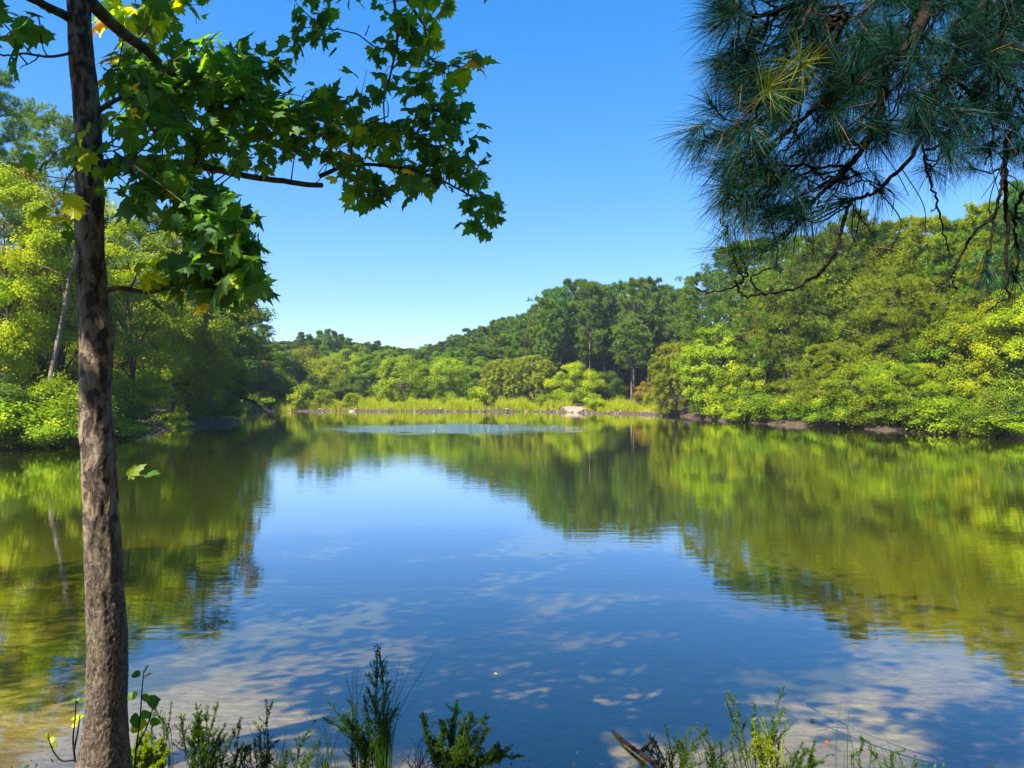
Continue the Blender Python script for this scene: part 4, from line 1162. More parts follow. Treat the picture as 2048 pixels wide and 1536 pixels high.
lm = MB(); tw = mb
for args in [
    (25, 50, 50, 60, 2.9, 40, 0.10), (5, 10, 40, 40, 2.9, 14, 0.10), (350, 20, 60, 30, 4.2, 70, 0.11, 0.3, 0.3), (270, 20, 60, 40, 4.0, 70, 0.11, 0.3, 0.3), (265, 95, 35, 30, 4.0, 28, 0.10, 0.2, 0.35), (330, 55, 30, 25, 4.0, 18, 0.10, 0.2, 0.3),
    (270, 140, 70, 35, 3.7, 42), (250, 190, 60, 60, 3.4, 84), (320, 165, 90, 55, 3.8, 126), (420, 130, 75, 55, 4.2, 126), (490, 75, 16, 20, 4.3, 10), (530, 120, 45, 30, 4.4, 42), (420, 200, 110, 60, 4.1, 200),
    (500, 190, 90, 70, 4.4, 154), (300, 250, 90, 50, 3.6, 126), (400, 280, 100, 45, 3.9, 140), (520, 270, 90, 45, 4.3, 126), (600, 230, 60, 60, 4.5, 90), (590, 130, 30, 30, 4.5, 21), (650, 180, 55, 40, 4.7, 56),
    (700, 230, 60, 40, 4.8, 80, 0.108, 0.25, 0.32), (650, 280, 70, 40, 4.6, 90, 0.108, 0.25, 0.12), (740, 280, 70, 45, 4.8, 98, 0.108, 0.25, 0.2), (610, 310, 60, 25, 4.5, 42), (700, 345, 50, 35, 4.7, 50), (745, 375, 60, 25, 4.8, 50),
    (830, 240, 60, 50, 4.9, 98), (890, 270, 60, 60, 5.0, 120), (930, 240, 40, 40, 5.0, 56), (860, 320, 80, 45, 5.0, 100), (800, 360, 60, 30, 4.9, 56), (935, 320, 40, 40, 5.1, 49), (990, 300, 28, 18, 5.1, 18), (890, 205, 30, 25, 5.0, 24),
    (950, 400, 30, 30, 5.1, 26), (985, 420, 30, 26, 5.2, 26), (965, 440, 25, 16, 5.2, 14),
    (610, 20, 60, 40, 4.7, 49), (605, 70, 32, 28, 4.7, 26), (640, 80, 22, 20, 4.7, 14), (700, 0, 60, 25, 4.8, 28), (770, 30, 60, 40, 4.9, 60), (850, 20, 40, 40, 5.0, 56, 0.12, 0.2, 0.25), (800, 90, 50, 50, 4.9, 63), (850, 100, 45, 35, 5.0, 42), (870, 65, 22, 25, 5.0, 20, 0.12, 0.1, 0.5),
    (760, 150, 35, 40, 4.9, 35), (830, 150, 45, 25, 5.0, 35), (890, 140, 35, 25, 5.0, 28, 0.12, 0.2, 0.15), (790, 190, 40, 30, 4.9, 28), (938, 128, 14, 14, 4.3, 7, 0.17, 0.05, 0.35),
    (160, 312, 34, 18, 2.75, 14, 0.065, 0.08, 0.36), (225, 330, 35, 22, 2.9, 14, 0.075, 0.1, 0.26), (260, 360, 50, 30, 3.0, 28, 0.10, 0.15, 0.15), (330, 340, 70, 30, 3.4, 56, 0.10, 0.2, 0.1), (320, 390, 70, 30, 3.2, 42, 0.10), (375, 370, 50, 30, 3.4, 42),
    (290, 430, 60, 20, 3.2, 24, 0.12, 0.15, 0.35), (410, 410, 40, 35, 3.3, 36, 0.14), (430, 460, 60, 45, 3.2, 60, 0.15), (450, 510, 60, 50, 3.2, 60, 0.15), (470, 570, 50, 35, 3.2, 42, 0.14), (510, 540, 28, 30, 3.2, 20, 0.13), (400, 540, 45, 45, 3.2, 35, 0.14), (380, 590, 60, 25, 3.2, 21, 0.13), (270, 545, 35, 22, 3.15, 14, 0.12, 0.08, 0.4), (480, 420, 16, 16, 3.2, 7),
    (60, 370, 80, 35, 2.9, 21, 0.085, 0.2, 0.2), (110, 440, 40, 25, 2.9, 7, 0.08, 0.1, 0.35), (430, 430, 40, 35, 3.3, 42), (450, 480, 45, 45, 3.3, 56), (500, 500, 30, 40, 3.3, 28), (490, 560, 35, 30, 3.3, 28)]:
    a = list(args[:6])
    kw = dict(zip(['size', 'dd', 'yel'], args[6:]))
    cluster(lm, tw, *a, rng, **kw)
# leaves of the crown above the picture
for w in high:
    for _ in range(6):
        c = w[rng.integers(3, len(w))] + rng.normal(0, 0.35, 3) * (1, 1, 0.6)
        c[2] = max(c[2], 2.45 + 0.56 * c[1])
        k = 9
        pos = c + rng.normal(0, 0.17, (k, 3))
        tube(tw, smooth_path([w[np.argmin(np.linalg.norm(w - c, axis=1))], c], 3) - tbase, 0.004, 3, cap=False)
        lobed(lm, pos - tbase, rng.normal(0, 0.5, (k, 3)) + (-0.2, -0.2, 0.8), rng.normal(0, 0.6, (k, 3)) + (0, 0, -0.5), 0.15 * rng.uniform(0.7, 1.25, k), rng, np.clip(rng.normal(0.4, 0.2, k), 0, 1))
# the two small leaves sprouting low on the trunk
sp1 = smooth_path([P(232, 972, 3.1), P(255, 955, 3.05), P(300, 950, 3.0)], 4)
spm = MB(); spl = MB()
tube(spm, sp1 - tbase, 0.002, 4)
lobed(spl, np.array([P(252, 950, 3.04), P(292, 950, 3.0)]) - tbase, np.array([[-0.2, -0.8, 0.5], [-0.2, -0.3, 0.9]]), np.array([[0.5, 0, 0.45], [0.8, 0, 0.0]]), [0.085, 0.065], rng, [0.8, 0.5])
spo = link('sprout', spm.mesh('sprout', M['stemg'], True), syc)
link('leaves', spl.mesh('leaves', M['syc']), spo)
link('limbs', mb.mesh('limbs', M['limb'], True), syc)
link('foliage', lm.mesh('foliage', M['syc']), syc)

# ------------------------------------------------------------------ hanging pine boughs
def needlemat(name, stops):
    return leafmat(name, stops, trans=0.22, tboost=1.6, gloss=0.012, rough=0.5, vary=0)


M['needle'] = needlemat('long_needles', [(0, (0.002, 0.020, 0.042)), (0.55, (0.006, 0.042, 0.064)), (0.68, (0.030, 0.080, 0.045)), (0.88, (0.12, 0.17, 0.03)), (1, (0.22, 0.12, 0.05))])  # the dark teal stops take the shade of the boughs into the colour
PL = [
    ([(1960, -260, 3.6), (1900, -120, 3.4), (1855, 10, 3.25), (1825, 85, 3.15), (1775, 130, 3.1)], 0.034, 0.024),
    ([(1775, 130, 3.1), (1735, 135, 3.05), (1690, 170, 3.0), (1655, 195, 2.95), (1600, 240, 2.9), (1540, 290, 2.85), (1500, 330, 2.85)], 0.017, 0.005),
    ([(1775, 130, 3.1), (1765, 200, 3.05), (1745, 270, 3.0), (1700, 330, 2.95), (1660, 370, 2.9), (1630, 400, 2.9), (1600, 430, 2.85), (1575, 470, 2.85)], 0.016, 0.005),
    ([(2040, -260, 3.4), (1990, -80, 3.3), (1960, 30, 3.2), (1925, 80, 3.15), (1895, 140, 3.1), (1870, 210, 3.05)], 0.026, 0.010),
    ([(1870, 210, 3.05), (1830, 300, 3.0), (1790, 350, 3.0), (1740, 390, 3.0), (1705, 400, 3.0), (1690, 440, 2.95), (1672, 500, 2.9), (1640, 545, 2.9), (1590, 575, 2.85), (1530, 588, 2.8), (1485, 590, 2.8), (1470, 560, 2.8)], 0.009, 0.0045),
    ([(1525, 588, 2.8), (1500, 560, 2.8), (1530, 540, 2.8), (1550, 532, 2.8)], 0.004, 0.003),
    ([(1390, 565, 2.8), (1405, 582, 2.8), (1440, 582, 2.8), (1480, 567, 2.8), (1495, 545, 2.8)], 0.003, 0.0045),
    ([(1550, 532, 2.8), (1555, 500, 2.82), (1552, 480, 2.85), (1575, 470, 2.85)], 0.003, 0.004),
    ([(1845, 290, 3.0), (1855, 350, 3.0), (1872, 400, 3.0), (1885, 450, 3.0), (1897, 500, 3.0), (1900, 530, 3.0)], 0.0055, 0.003),
    ([(1873, 410, 3.0), (1862, 425, 3.0)], 0.003, 0.002),
    ([(2110, 150, 3.1), (2050, 240, 3.0), (2020, 270, 3.0), (2008, 330, 3.0), (2000, 390, 2.95), (1988, 440, 2.95), (1982, 480, 2.9), (1970, 540, 2.9)], 0.011, 0.004),
    ([(2015, 300, 3.0), (2012, 380, 3.0), (2015, 460, 3.0), (2012, 520, 3.0), (2017, 600, 3.0)], 0.010, 0.005),
    ([(1990, 430, 2.95), (1950, 465, 2.95), (1915, 520, 2.95), (1905, 555, 2.95), (1912, 583, 2.95)], 0.006, 0.004),
    ([(2110, 300, 3.1), (2050, 380, 3.1), (2030, 450, 3.1), (2040, 520, 3.1)], 0.010, 0.004),
    ([(2017, 598, 3.0), (1995, 605, 3.0), (1975, 625, 3.0)], 0.004, 0.002),
    ([(1905, 555, 2.95), (1880, 570, 2.95), (1860, 560, 2.95)], 0.003, 0.002),
    ([(1835, -200, 3.2), (1730, -90, 3.1), (1640, -20, 3.0), (1560, 20, 2.95), (1500, 30, 2.9), (1450, 20, 2.9)], 0.020, 0.005),
    ([(1640, -20, 3.0), (1600, 60, 2.9), (1570, 120, 2.85), (1540, 175, 2.8), (1500, 220, 2.8), (1460, 262, 2.8)], 0.010, 0.004),
    ([(1690, 10, 3.2), (1680, 60, 3.1), (1640, 120, 3.0), (1610, 170, 3.0)], 0.005, 0.003),
    ([(1700, 330, 2.95), (1640, 335, 2.9), (1560, 330, 2.85), (1500, 360, 2.8), (1450, 400, 2.8)], 0.006, 0.003),
    ([(1700, 400, 3.0), (1725, 440, 2.95), (1745, 465, 2.9)], 0.004, 0.003),
    ([(1700, 330, 3.0), (1730, 360, 3.0), (1765, 382, 3.0)], 0.004, 0.003),
    ([(1960, 30, 3.2), (2000, 120, 3.2), (2040, 180, 3.2)], 0.012, 0.006),
    ([(1895, 140, 3.1), (1950, 200, 3.1), (1985, 260, 3.1), (1970, 330, 3.1)], 0.007, 0.004),
]
mb = MB(); pk = []
rng = np.random.default_rng(51)
for pts, r0, r1 in PL:
    w = smooth_path([P(*p) for p in pts], 7)
    w[1:-1] += rng.normal(0, 0.0035, (len(w) - 2, 3))
    rr_ = np.linspace(r0, r1, len(w)) * (1 + rng.normal(0, 0.06, len(w)))
    tube(mb, w, rr_, 7)
    pk.append(w)
pk_all = np.concatenate(pk)


def needletuft(nm, tip, axis, rng, k=85, L=0.17, light=0.0, spread=0.75, w0=0.0015):
    axis = unit(axis)
    back = rng.uniform(0, 1, k) ** 1.3 * 0.09
    base = tip - axis * back[:, None]
    sp = spread * (0.55 + 0.9 * rng.uniform(0, 1, k))
    rv = unit(rng.normal(size=(k, 3))); rv = unit(rv - axis * (rv @ axis)[:, None])
    d = unit(axis * np.cos(sp)[:, None] + rv * np.sin(sp)[:, None])
    d = unit(d + np.array([0, 0, -0.18]) + rng.normal(0, 0.06, (k, 3)))
    Lk = L * rng.uniform(0.6, 1.12, k) * rng.uniform(0.82, 1.15)
    side = unit(np.cross(d, rng.normal(size=(k, 3))))
    sag = np.array([0, 0, -1.0])
    ti = np.clip(rng.normal(0.36 + light, 0.10, k), 0, 0.93)  # sunlight on single tufts is painted as paler needles
    ti = np.where(rng.uniform(0, 1, k) < 0.012, 1.0, ti)
    rows = []
    for t, wd in ((0, 1), (0.5, 1), (1.0, 0.25)):
        p = base + d * (Lk * t)[:, None] + sag * (Lk * 0.14 * t * t)[:, None]
        rows += [p - side * w0 * wd / 2, p + side * w0 * wd / 2]
    v = np.stack(rows, 1).reshape(-1, 3)
    i = np.arange(k) * 6
    q = np.concatenate([np.stack([i, i + 1, i + 3, i + 2], -1), np.stack([i + 2, i + 3, i + 5, i + 4], -1)])
    nm.add(v, q, tint=np.concatenate([ti, ti]))


nm = MB()
tl = []
for t in [(1440, 15, 2.9, 0), (1425, 55, 2.9, 0), (1465, 90, 2.9, 0), (1480, 40, 2.95, 0), (1430, 120, 2.9, 0), (1450, 170, 2.85, 0), (1420, 205, 2.85, 0), (1465, 215, 2.85, 0), (1500, 140, 2.85, .1),
          (1385, 262, 2.8, 0), (1400, 290, 2.8, 0), (1430, 262, 2.8, 0), (1500, 268, 2.75, .15), (1470, 310, 2.8, .1), (1430, 330, 2.8, 0), (1450, 370, 2.8, 0.05), (1480, 400, 2.8, 0.1), (1440, 410, 2.8, .1),
          (1450, 470, 2.8, .2), (1470, 492, 2.8, .2), (1490, 450, 2.8, .15), (1510, 500, 2.85, .1), (1465, 520, 2.8, .2), (1530, 430, 2.85, 0), (1600, 125, 2.7, .45), (1540, 172, 2.7, .4), (1560, 230, 2.8, .2),
          (1765, 382, 3.0, 0), (1748, 462, 2.9, .15), (1972, 545, 2.9, 0), (1860, 340, 3.0, 0), (1900, 320, 3.0, 0), (1940, 330, 3.0, 0), (1970, 300, 3.1, 0), (2040, 300, 3.1, 0), (2035, 500, 3.1, 0), (2045, 440, 3.1, 0), (2030, 560, 3.1, 0),
          (1600, 440, 2.9, 0), (1640, 420, 2.9, 0), (1560, 470, 2.85, 0), (1680, 400, 2.95, 0), (1720, 350, 3.0, 0)]:
    tl.append(t)
bx = [1390, 1450, 1550, 1650, 1720, 1800, 1850, 1900, 1980, 2048, 2110]
by = [120, 430, 450, 400, 330, 285, 300, 310, 300, 330, 330]
while len(tl) < 350:
    px, py = rng.uniform(1440, 2110), rng.uniform(-70, 460)
    if py > np.interp(px, bx, by) - 10: continue
    if rng.uniform() < 0.35 and 1880 < px and py > 120: continue
    tl.append((px, py, rng.uniform(2.75, 3.6), 0.12 if px < 1560 and rng.uniform() < 0.4 else 0.0))
cen = P(1790, 60, 3.2)
for _ in range(90):
    tl.append((rng.uniform(1640, 2110), rng.uniform(-60, 270), rng.uniform(3.3, 4.0), -0.05))
for px, py, D, lt in tl:
    tip = P(px, py, D)
    dist = np.linalg.norm(pk_all - tip, axis=1)
    j = np.argmin(dist + rng.uniform(0, 0.10, len(dist)))
    s0 = pk_all[j]
    out_ = unit(tip - cen)
    axd = unit(tip - s0) * 0.7 + np.array([out_[0] * 0.7, rng.normal(0, 0.35), out_[2] * 0.35 - 0.05]) + rng.normal(0, 0.25, 3)
    ln = max(0.08, dist[j])
    mid = (s0 + tip) / 2 + np.array([rng.normal(0, .1), rng.normal(0, .1), -0.16]) * ln
    m2 = tip - unit(axd) * ln * 0.22
    w = smooth_path([s0, mid, m2, tip], 5)
    w[1:-1] += rng.normal(0, 0.003, (len(w) - 2, 3))
    tube(mb, w, np.linspace(0.0042, 0.0026, len(w)), 5)
    needletuft(nm, tip, axd, rng, k=int(rng.uniform(65, 135)), L=0.155 + 0.04 * rng.uniform(), light=lt)
# bare dangling twigs
for _ in range(70):
    s0 = pk_all[rng.integers(0, len(pk_all))]
    if s0[2] > EYE + 1.6 or s0[2] < EYE + 0.72: continue
    e = s0 + np.array([rng.normal(0, 0.10), rng.normal(0, 0.08), -rng.uniform(0.08, 0.32)])
    w = smooth_path([s0, (s0 + e) / 2 + rng.normal(0, 0.03, 3), e], 5)
    tube(mb, w, np.linspace(0.003, 0.0014, len(w)), 4)
pbase = np.array([3.6, 2.6, gz(3.6, 2.6)])
pmb = MB()
tp = smooth_path([pbase - (0, 0, 0.3), pbase + (0.05, 0, 2), pbase + (0.0, 0.05, 4.5), pbase + (0.1, 0, 8), pbase + (0, 0, 11)], 8)
tube(pmb, tp - pbase, np.linspace(0.19, 0.05, len(tp)), 16)
pine_root = link('pine_tree', None, loc=pbase)
tag(pine_root, 'near pine whose dark boughs and long needles hang in at the upper right', 'tree')
link('trunk', pmb.mesh('trunk', M['bark'], True), pine_root)
for nme, w_top in ((0, 4.4), (3, 4.9), (16, 4.0), (10, 3.6), (13, 3.5)):
    a = np.array([pbase[0], pbase[1], w_top]); e = pk[nme][0]
    w = smooth_path([a, (a + e) / 2 + (0, 0, 0.12), e], 5)
    tube(mb, w, np.linspace(0.04, PL[nme][1], len(w)), 8)
# high crown of the same pine, out of the picture, shading the bank
for i in range(420):
    a = rng.uniform(0, 6.28); r = rng.uniform(0.3, 2.9); z = rng.uniform(4.6, 9.5)
    tip = np.array([pbase[0] + r * math.cos(a), pbase[1] + r * math.sin(a), z])
    if tip[2] < 2.5 + 0.62 * max(tip[1], 0): continue
    tube(mb, smooth_path([(pbase[0], pbase[1], z - 0.3), (tip + (pbase[0], pbase[1], z)) / 2, tip], 3), np.linspace(0.012, 0.004, 7), 4)
    needletuft(nm, tip, tip - (pbase[0], pbase[1], z - 0.8), rng, k=60, L=0.26, w0=0.007)
bo = link('boughs', mb.mesh('boughs', M['twig'], True), pine_root, loc=-pbase)
no = link('needles', nm.mesh('needles', M['needle']), pine_root, loc=-pbase)


# ------------------------------------------------------------------ plants on the near bank
M['weed'] = leafmat('weed_leaf', [(0, (0.018, 0.055, 0.012)), (0.6, (0.045, 0.11, 0.014)), (0.9, (0.13, 0.19, 0.015)), (1, (0.28, 0.28, 0.02))], tboost=1.6, vary=0.05)
M['weedbright'] = leafmat('weed_leaf_bright', [(0, (0.07, 0.13, 0.008)), (0.6, (0.16, 0.24, 0.010)), (1, (0.32, 0.36, 0.02))], tboost=1.8, vary=0.05)  # brighter leaf; carries painted sunlight on the clump at the trunk foot


def root_at(px, D):
    x = (px - 1024) / F * D
    return np.array([x, D, gz(x, D)])


def small_leaves(mb, pos, dirs, L, wid, rng, tint, up=0.5):
    """pointed little leaves: pos, growing direction, length"""
    N = len(pos)
    u = unit(dirs)
    r = unit(np.cross(u, rng.normal(size=(N, 3))))
    nn = unit(np.cross(u, r)); L = np.broadcast_to(L, (N,))[:, None]
    a = pos; b_ = pos + u * L * 0.5 + r * L * wid * 0.5 + nn * L * 0.06; c = pos + u * L; d = pos + u * L * 0.5 - r * L * wid * 0.5 + nn * L * 0.06
    mb.add(np.stack([a, b_, c, d], 1).reshape(-1, 3), np.arange(4 * N).reshape(-1, 4), tint=tint)


def weed(label, px, D, tips, seed_, mat='weed', dens=300, leaf=0.0115, side=7, group='leafy weeds on the near bank', name='weed', tint0=0.4):
    """tips: list of pixel + depth ends of the main stems"""
    rng = np.random.default_rng(seed_)
    b0 = root_at(px, D)
    st = MB(); lf = MB()
    side = int(side * 1.5)
    tips = list(tips) + [(t[0] + rng.normal(0, 16), t[1] + abs(rng.normal(22, 16)), t[2]) for t in tips]
    for t in tips:
        e = P(*t); s0 = b0 + np.array([rng.normal(0, 0.03), rng.normal(0, 0.03), -0.04])
        h = np.linalg.norm(e - s0)
        mid = s0 * 0.45 + e * 0.55 + np.array([(s0[0] - e[0]) * 0.18, 0, 0.04 * h]) + rng.normal(0, 0.025, 3)
        w = smooth_path([s0, mid, e], 8)
        tube(st, w - b0, np.linspace(0.0026, 0.0009, len(w)), 5)
        brs = [(w, 0.25)]
        for k_ in range(side):
            i = int(len(w) * rng.uniform(0.3, 0.92)); ln = h * rng.uniform(0.08, 0.30) * (1.15 - i / len(w))
            d = unit(w[min(i + 1, len(w) - 1)] - w[i - 1]) + rng.normal(0, 0.55, 3) + (0, 0, 0.25)
            e2 = w[i] + unit(d) * ln
            w2 = smooth_path([w[i], (w[i] + e2) / 2 - (0, 0, 0.08 * ln), e2], 5)
            tube(st, w2 - b0, np.linspace(0.0012, 0.0006, len(w2)), 4, cap=False)
            brs.append((w2, 0.05))
        for w2, f0 in brs:
            ln = np.linalg.norm(np.diff(w2, axis=0), axis=1).sum()
            N = int(dens * 1.3 * ln) + 3
            f = rng.uniform(f0, 1.0, N) * (len(w2) - 1)
            pos = np.stack([np.interp(f, range(len(w2)), w2[:, c]) for c in range(3)], -1)
            g = np.gradient(w2, axis=0); gi = g[np.clip(f.astype(int), 0, len(w2) - 1)]
            dr_ = unit(gi) * 0.8 + unit(rng.normal(size=(N, 3))) * 0.8
            ti = np.clip(rng.normal(tint0, 0.15, N), 0, 1)
            small_leaves(lf, pos - b0, dr_, leaf * rng.uniform(0.6, 1.3, N), 0.34, rng, ti)
    r_ = link(name, None, loc=b0)
    link('stems', st.mesh('stems', M['stemg'], True), r_); link('foliage', lf.mesh('foliage', M[mat]), r_)
    tag(r_, label, 'weed', group)


G = 'leafy weeds on the near bank'
weed('wide bushy weed with many arching sprays right of the grass tuft', 905, 3.65, [(845, 1425, 3.6), (880, 1440, 3.6), (915, 1402, 3.6), (945, 1425, 3.6), (972, 1428, 3.7), (1000, 1490, 3.6), (1025, 1490, 3.6), (1048, 1512, 3.6), (960, 1470, 3.6), (870, 1480, 3.6), (930, 1500, 3.5)], 1, dens=560, side=24, leaf=0.012)
weed('dark upright weed standing among the tall grass stalks', 745, 3.6, [(755, 1290, 3.6), (735, 1375, 3.6), (700, 1400, 3.6), (655, 1402, 3.6), (690, 1430, 3.55), (780, 1400, 3.6), (720, 1450, 3.55), (765, 1440, 3.6)], 2, dens=420, side=15)
weed('spiky weed with upright sprays right of the trunk, left of centre', 400, 3.6, [(362, 1428, 3.6), (392, 1410, 3.6), (412, 1412, 3.6), (435, 1405, 3.6), (405, 1460, 3.55), (450, 1450, 3.6)], 3, dens=460, side=14)
weed('weed leaning right beside the spiky one', 455, 3.65, [(480, 1438, 3.6), (470, 1465, 3.6), (500, 1490, 3.6), (440, 1470, 3.6), (478, 1500, 3.6)], 4, dens=420, side=9)
weed('low feathery weed between the spiky one and the grass tuft', 530, 3.7, [(545, 1400, 3.65), (520, 1455, 3.65), (555, 1480, 3.65), (510, 1480, 3.6), (535, 1470, 3.6)], 5, dens=260, side=7)
weed('small weed leaning right just left of the grass tuft', 590, 3.65, [(640, 1478, 3.6), (612, 1500, 3.6), (580, 1500, 3.6), (630, 1440, 3.6)], 6, dens=340, side=8)
weed('bright sunlit leafy clump at the foot of the trunk', 300, 3.5, [(285, 1462, 3.45), (300, 1470, 3.45), (322, 1478, 3.45), (270, 1500, 3.45), (335, 1500, 3.45), (310, 1500, 3.4), (290, 1490, 3.4), (328, 1520, 3.4)], 7, mat='weedbright', dens=900, leaf=0.014, side=12)
weed('thin tall weed just right of the sunlit clump', 315, 3.55, [(343, 1402, 3.5), (325, 1430, 3.5), (312, 1420, 3.5)], 8, dens=200, side=4)
weed('weed fan right of the sunken branch', 1345, 3.7, [(1300, 1470, 3.65), (1328, 1443, 3.7), (1345, 1470, 3.7), (1392, 1445, 3.7), (1372, 1475, 3.7), (1290, 1490, 3.7), (1410, 1460, 3.7)], 9, dens=360, side=6)
weed('weed with two leaning sprays left of the tallest right-hand weed', 1430, 3.7, [(1412, 1445, 3.7), (1440, 1480, 3.7), (1455, 1500, 3.7), (1398, 1475, 3.7)], 10, dens=340, side=5)
weed('tallest right-hand weed with slender upright sprays', 1515, 3.6, [(1568, 1372, 3.6), (1510, 1408, 3.6), (1457, 1385, 3.6), (1545, 1440, 3.6), (1480, 1430, 3.6), (1560, 1425, 3.6), (1500, 1450, 3.55)], 11, dens=300, side=7)
weed('yellowish weed in front of the tallest right-hand weed', 1535, 3.5, [(1508, 1440, 3.5), (1525, 1438, 3.5), (1540, 1470, 3.5), (1520, 1480, 3.5)], 12, mat='weedbright', dens=420, side=8, tint0=0.6)
weed('small dark bushy weed right of the tallest one', 1610, 3.65, [(1630, 1480, 3.65), (1605, 1485, 3.65), (1590, 1505, 3.65), (1618, 1500, 3.6)], 13, dens=500, side=8)
weed('pair of short sprays at the lower right', 1735, 3.7, [(1718, 1475, 3.7), (1745, 1505, 3.7), (1725, 1495, 3.7)], 14, dens=340, side=4)
weed('single short spray near the right end of the near bank', 1815, 3.75, [(1810, 1500, 3.75), (1830, 1512, 3.75), (1800, 1515, 3.75)], 15, dens=300, side=3)


def grass_tuft(label, px, D, blades, seed_):
    rng = np.random.default_rng(seed_)
    b0 = root_at(px, D); mb = MB()
    for t in blades:
        e = P(t[0], t[1], D + rng.normal(0, 0.05)); s0 = b0 + np.array([rng.normal(0, 0.015) + (t[3] if len(t) > 3 else 0), rng.normal(0, 0.015), -0.03])
        bend = t[2] if len(t) > 2 else 0.0
        mid = (s0 + e) / 2 + np.array([-bend * 0.05 + (s0[0] - e[0]) * 0.2, 0, 0.03])
        w = smooth_path([s0, mid, e], 8)
        tube(mb, w - b0, np.linspace(0.0022, 0.0007, len(w)), 4, tint=float(rng.uniform(0.1, 0.6)))
    tag(link('grass_tuft', mb.mesh('grass_tuft', M['weed'], True), loc=b0), label, 'grass', 'grass on the near bank')


rg = np.random.default_rng(9)
for i, (gx_, gt) in enumerate([(420, 1500), (500, 1505), (560, 1498), (650, 1490), (840, 1500), (1380, 1500), (1450, 1505), (1590, 1510), (1780, 1512)]):
    grass_tuft('low grass tuft among the weeds at the lip of the near bank', gx_, 3.6, [(gx_ + rg.normal(0, 26), gt + rg.normal(0, 22), rg.normal(0, .6)) for _ in range(26)], 20 + i)
grass_tuft('tall dark grass tuft left of centre with long stalks', 768, 3.55, [(868, 1305, 0.3), (800, 1320, 0), (806, 1345, 0), (822, 1335, 0.2), (770, 1385, 0), (760, 1402, 0), (790, 1375, 0), (745, 1400, 0)] + [(768 + rg.normal(0, 26), 1390 + abs(rg.normal(0, 45)), rg.normal(0, .3)) for _ in range(46)], 1)
grass_tuft('single reed-like grass stalk with a folded blade at its top', 708, 3.55, [(706, 1340, 0), (709, 1330, 0), (732, 1345, 0.4), (694, 1358, -0.5), (690, 1350, -0.8), (715, 1325, 0)], 2)
grass_tuft('thin lone grass blades at the lower right', 1690, 3.6, [(1683, 1402, 0), (1697, 1420, 0), (1690, 1440, 0), (1702, 1470, 0.2)], 3)
grass_tuft('sparse grass blades beside the tallest right-hand weed', 1545, 3.55, [(1455, 1455, 0.6), (1528, 1430, 0), (1500, 1500, 0), (1485, 1465, 0.5), (1538, 1420, 0)], 4)
grass_tuft('sparse grass blades right of the trunk', 335, 3.5, [(352, 1480, 0.3), (345, 1450, 0), (338, 1440, 0), (328, 1420, 0), (350, 1530, 0.3)], 5)


def sapling(label, px, D, stems, leaves, seed_):
    rng = np.random.default_rng(seed_)
    b0 = root_at(px, D); st = MB(); lf = MB()
    for w in stems:
        q = smooth_path([P(*p) for p in w], 6)
        tube(st, q - b0, np.linspace(0.0045, 0.0018, len(q)), 6)
    # broad oval leaves
    o = [(0, 0), (0.26, 0.14), (0.40, 0.40), (0.30, 0.72), (0, 1.0), (-0.30, 0.72), (-0.40, 0.40), (-0.26, 0.14)]
    for (lx, ly, L, ax, az, ti) in leaves:
        p = P(lx, ly, D - 0.02 + rng.normal(0, 0.02)); u = unit(np.array([ax, rng.normal(0, 0.3), az])); nn = unit(np.cross(u, np.array([rng.normal(0, .5), 0.4, 1.0]))); nn = unit(np.array([-0.3, -0.6, 0.6]) + rng.normal(0, 0.35, 3)); nn = unit(nn - u * (nn @ u)); w_ = np.cross(nn, u)
        v = [p + u * L * 0.45 - nn * L * 0.03]
        for a, b_ in o: v.append(p + L * (a * w_ + b_ * u + nn * (0.22 * abs(a) - 0.25 * b_ * b_)))
        lf.add(np.array(v) - b0, t=[[0, 1 + i, 1 + (i + 1) % 8] for i in range(8)], tint=ti)
    r_ = link('sapling', None, loc=b0)
    link('stem', st.mesh('stem', M['twig'], True), r_); link('foliage', lf.mesh('foliage', M['syc']), r_)
    tag(r_, label, 'sapling', 'saplings at the foot of the trunk')


sapling('broad-leaved sapling with dark and yellow leaves right of the trunk foot', 268, 3.3,
        [[(268, 1560, 3.3), (272, 1500, 3.25), (280, 1440, 3.2), (284, 1380, 3.2), (288, 1340, 3.2)], [(272, 1500, 3.25), (295, 1450, 3.2), (310, 1400, 3.2)]],
        [(284, 1360, .05, .5, .5, .9), (280, 1352, .05, -.7, .2, .2), (276, 1385, .045, -.6, -.5, .88), (282, 1390, .05, .6, -.3, .6), (270, 1425, .07, .3, -.9, .2), (300, 1390, .07, .5, -.6, .1), (275, 1445, .06, .8, .1, .9),
         (262, 1455, .065, .7, .15, .88), (280, 1470, .06, -.1, -1, .1), (300, 1405, .06, .6, .3, .15), (290, 1345, .035, .2, .9, .05), (265, 1400, .05, -.5, .4, .5), (285, 1420, .06, .4, -.8, .2), (300, 1440, .05, .8, -.2, .3)], 1)
sapling('curved reddish sapling with a few yellow leaves left of the trunk foot', 165, 3.15,
        [[(170, 1545, 3.15), (150, 1522, 3.1), (125, 1522, 3.1), (108, 1505, 3.1), (98, 1480, 3.1), (96, 1468, 3.1)], [(150, 1520, 3.1), (146, 1480, 3.1), (150, 1440, 3.1), (152, 1400, 3.1)], [(148, 1500, 3.1), (156, 1460, 3.1), (160, 1430, 3.1)]],
        [(150, 1455, .06, .3, .8, .92), (142, 1440, .05, .7, .3, .92), (98, 1480, .035, .7, .1, .9), (97, 1478, .03, -.2, .8, .88), (100, 1490, .03, .8, -.4, .85), (150, 1402, .035, .8, .05, .5), (150, 1402, .03, -.8, .02, .5)], 2)

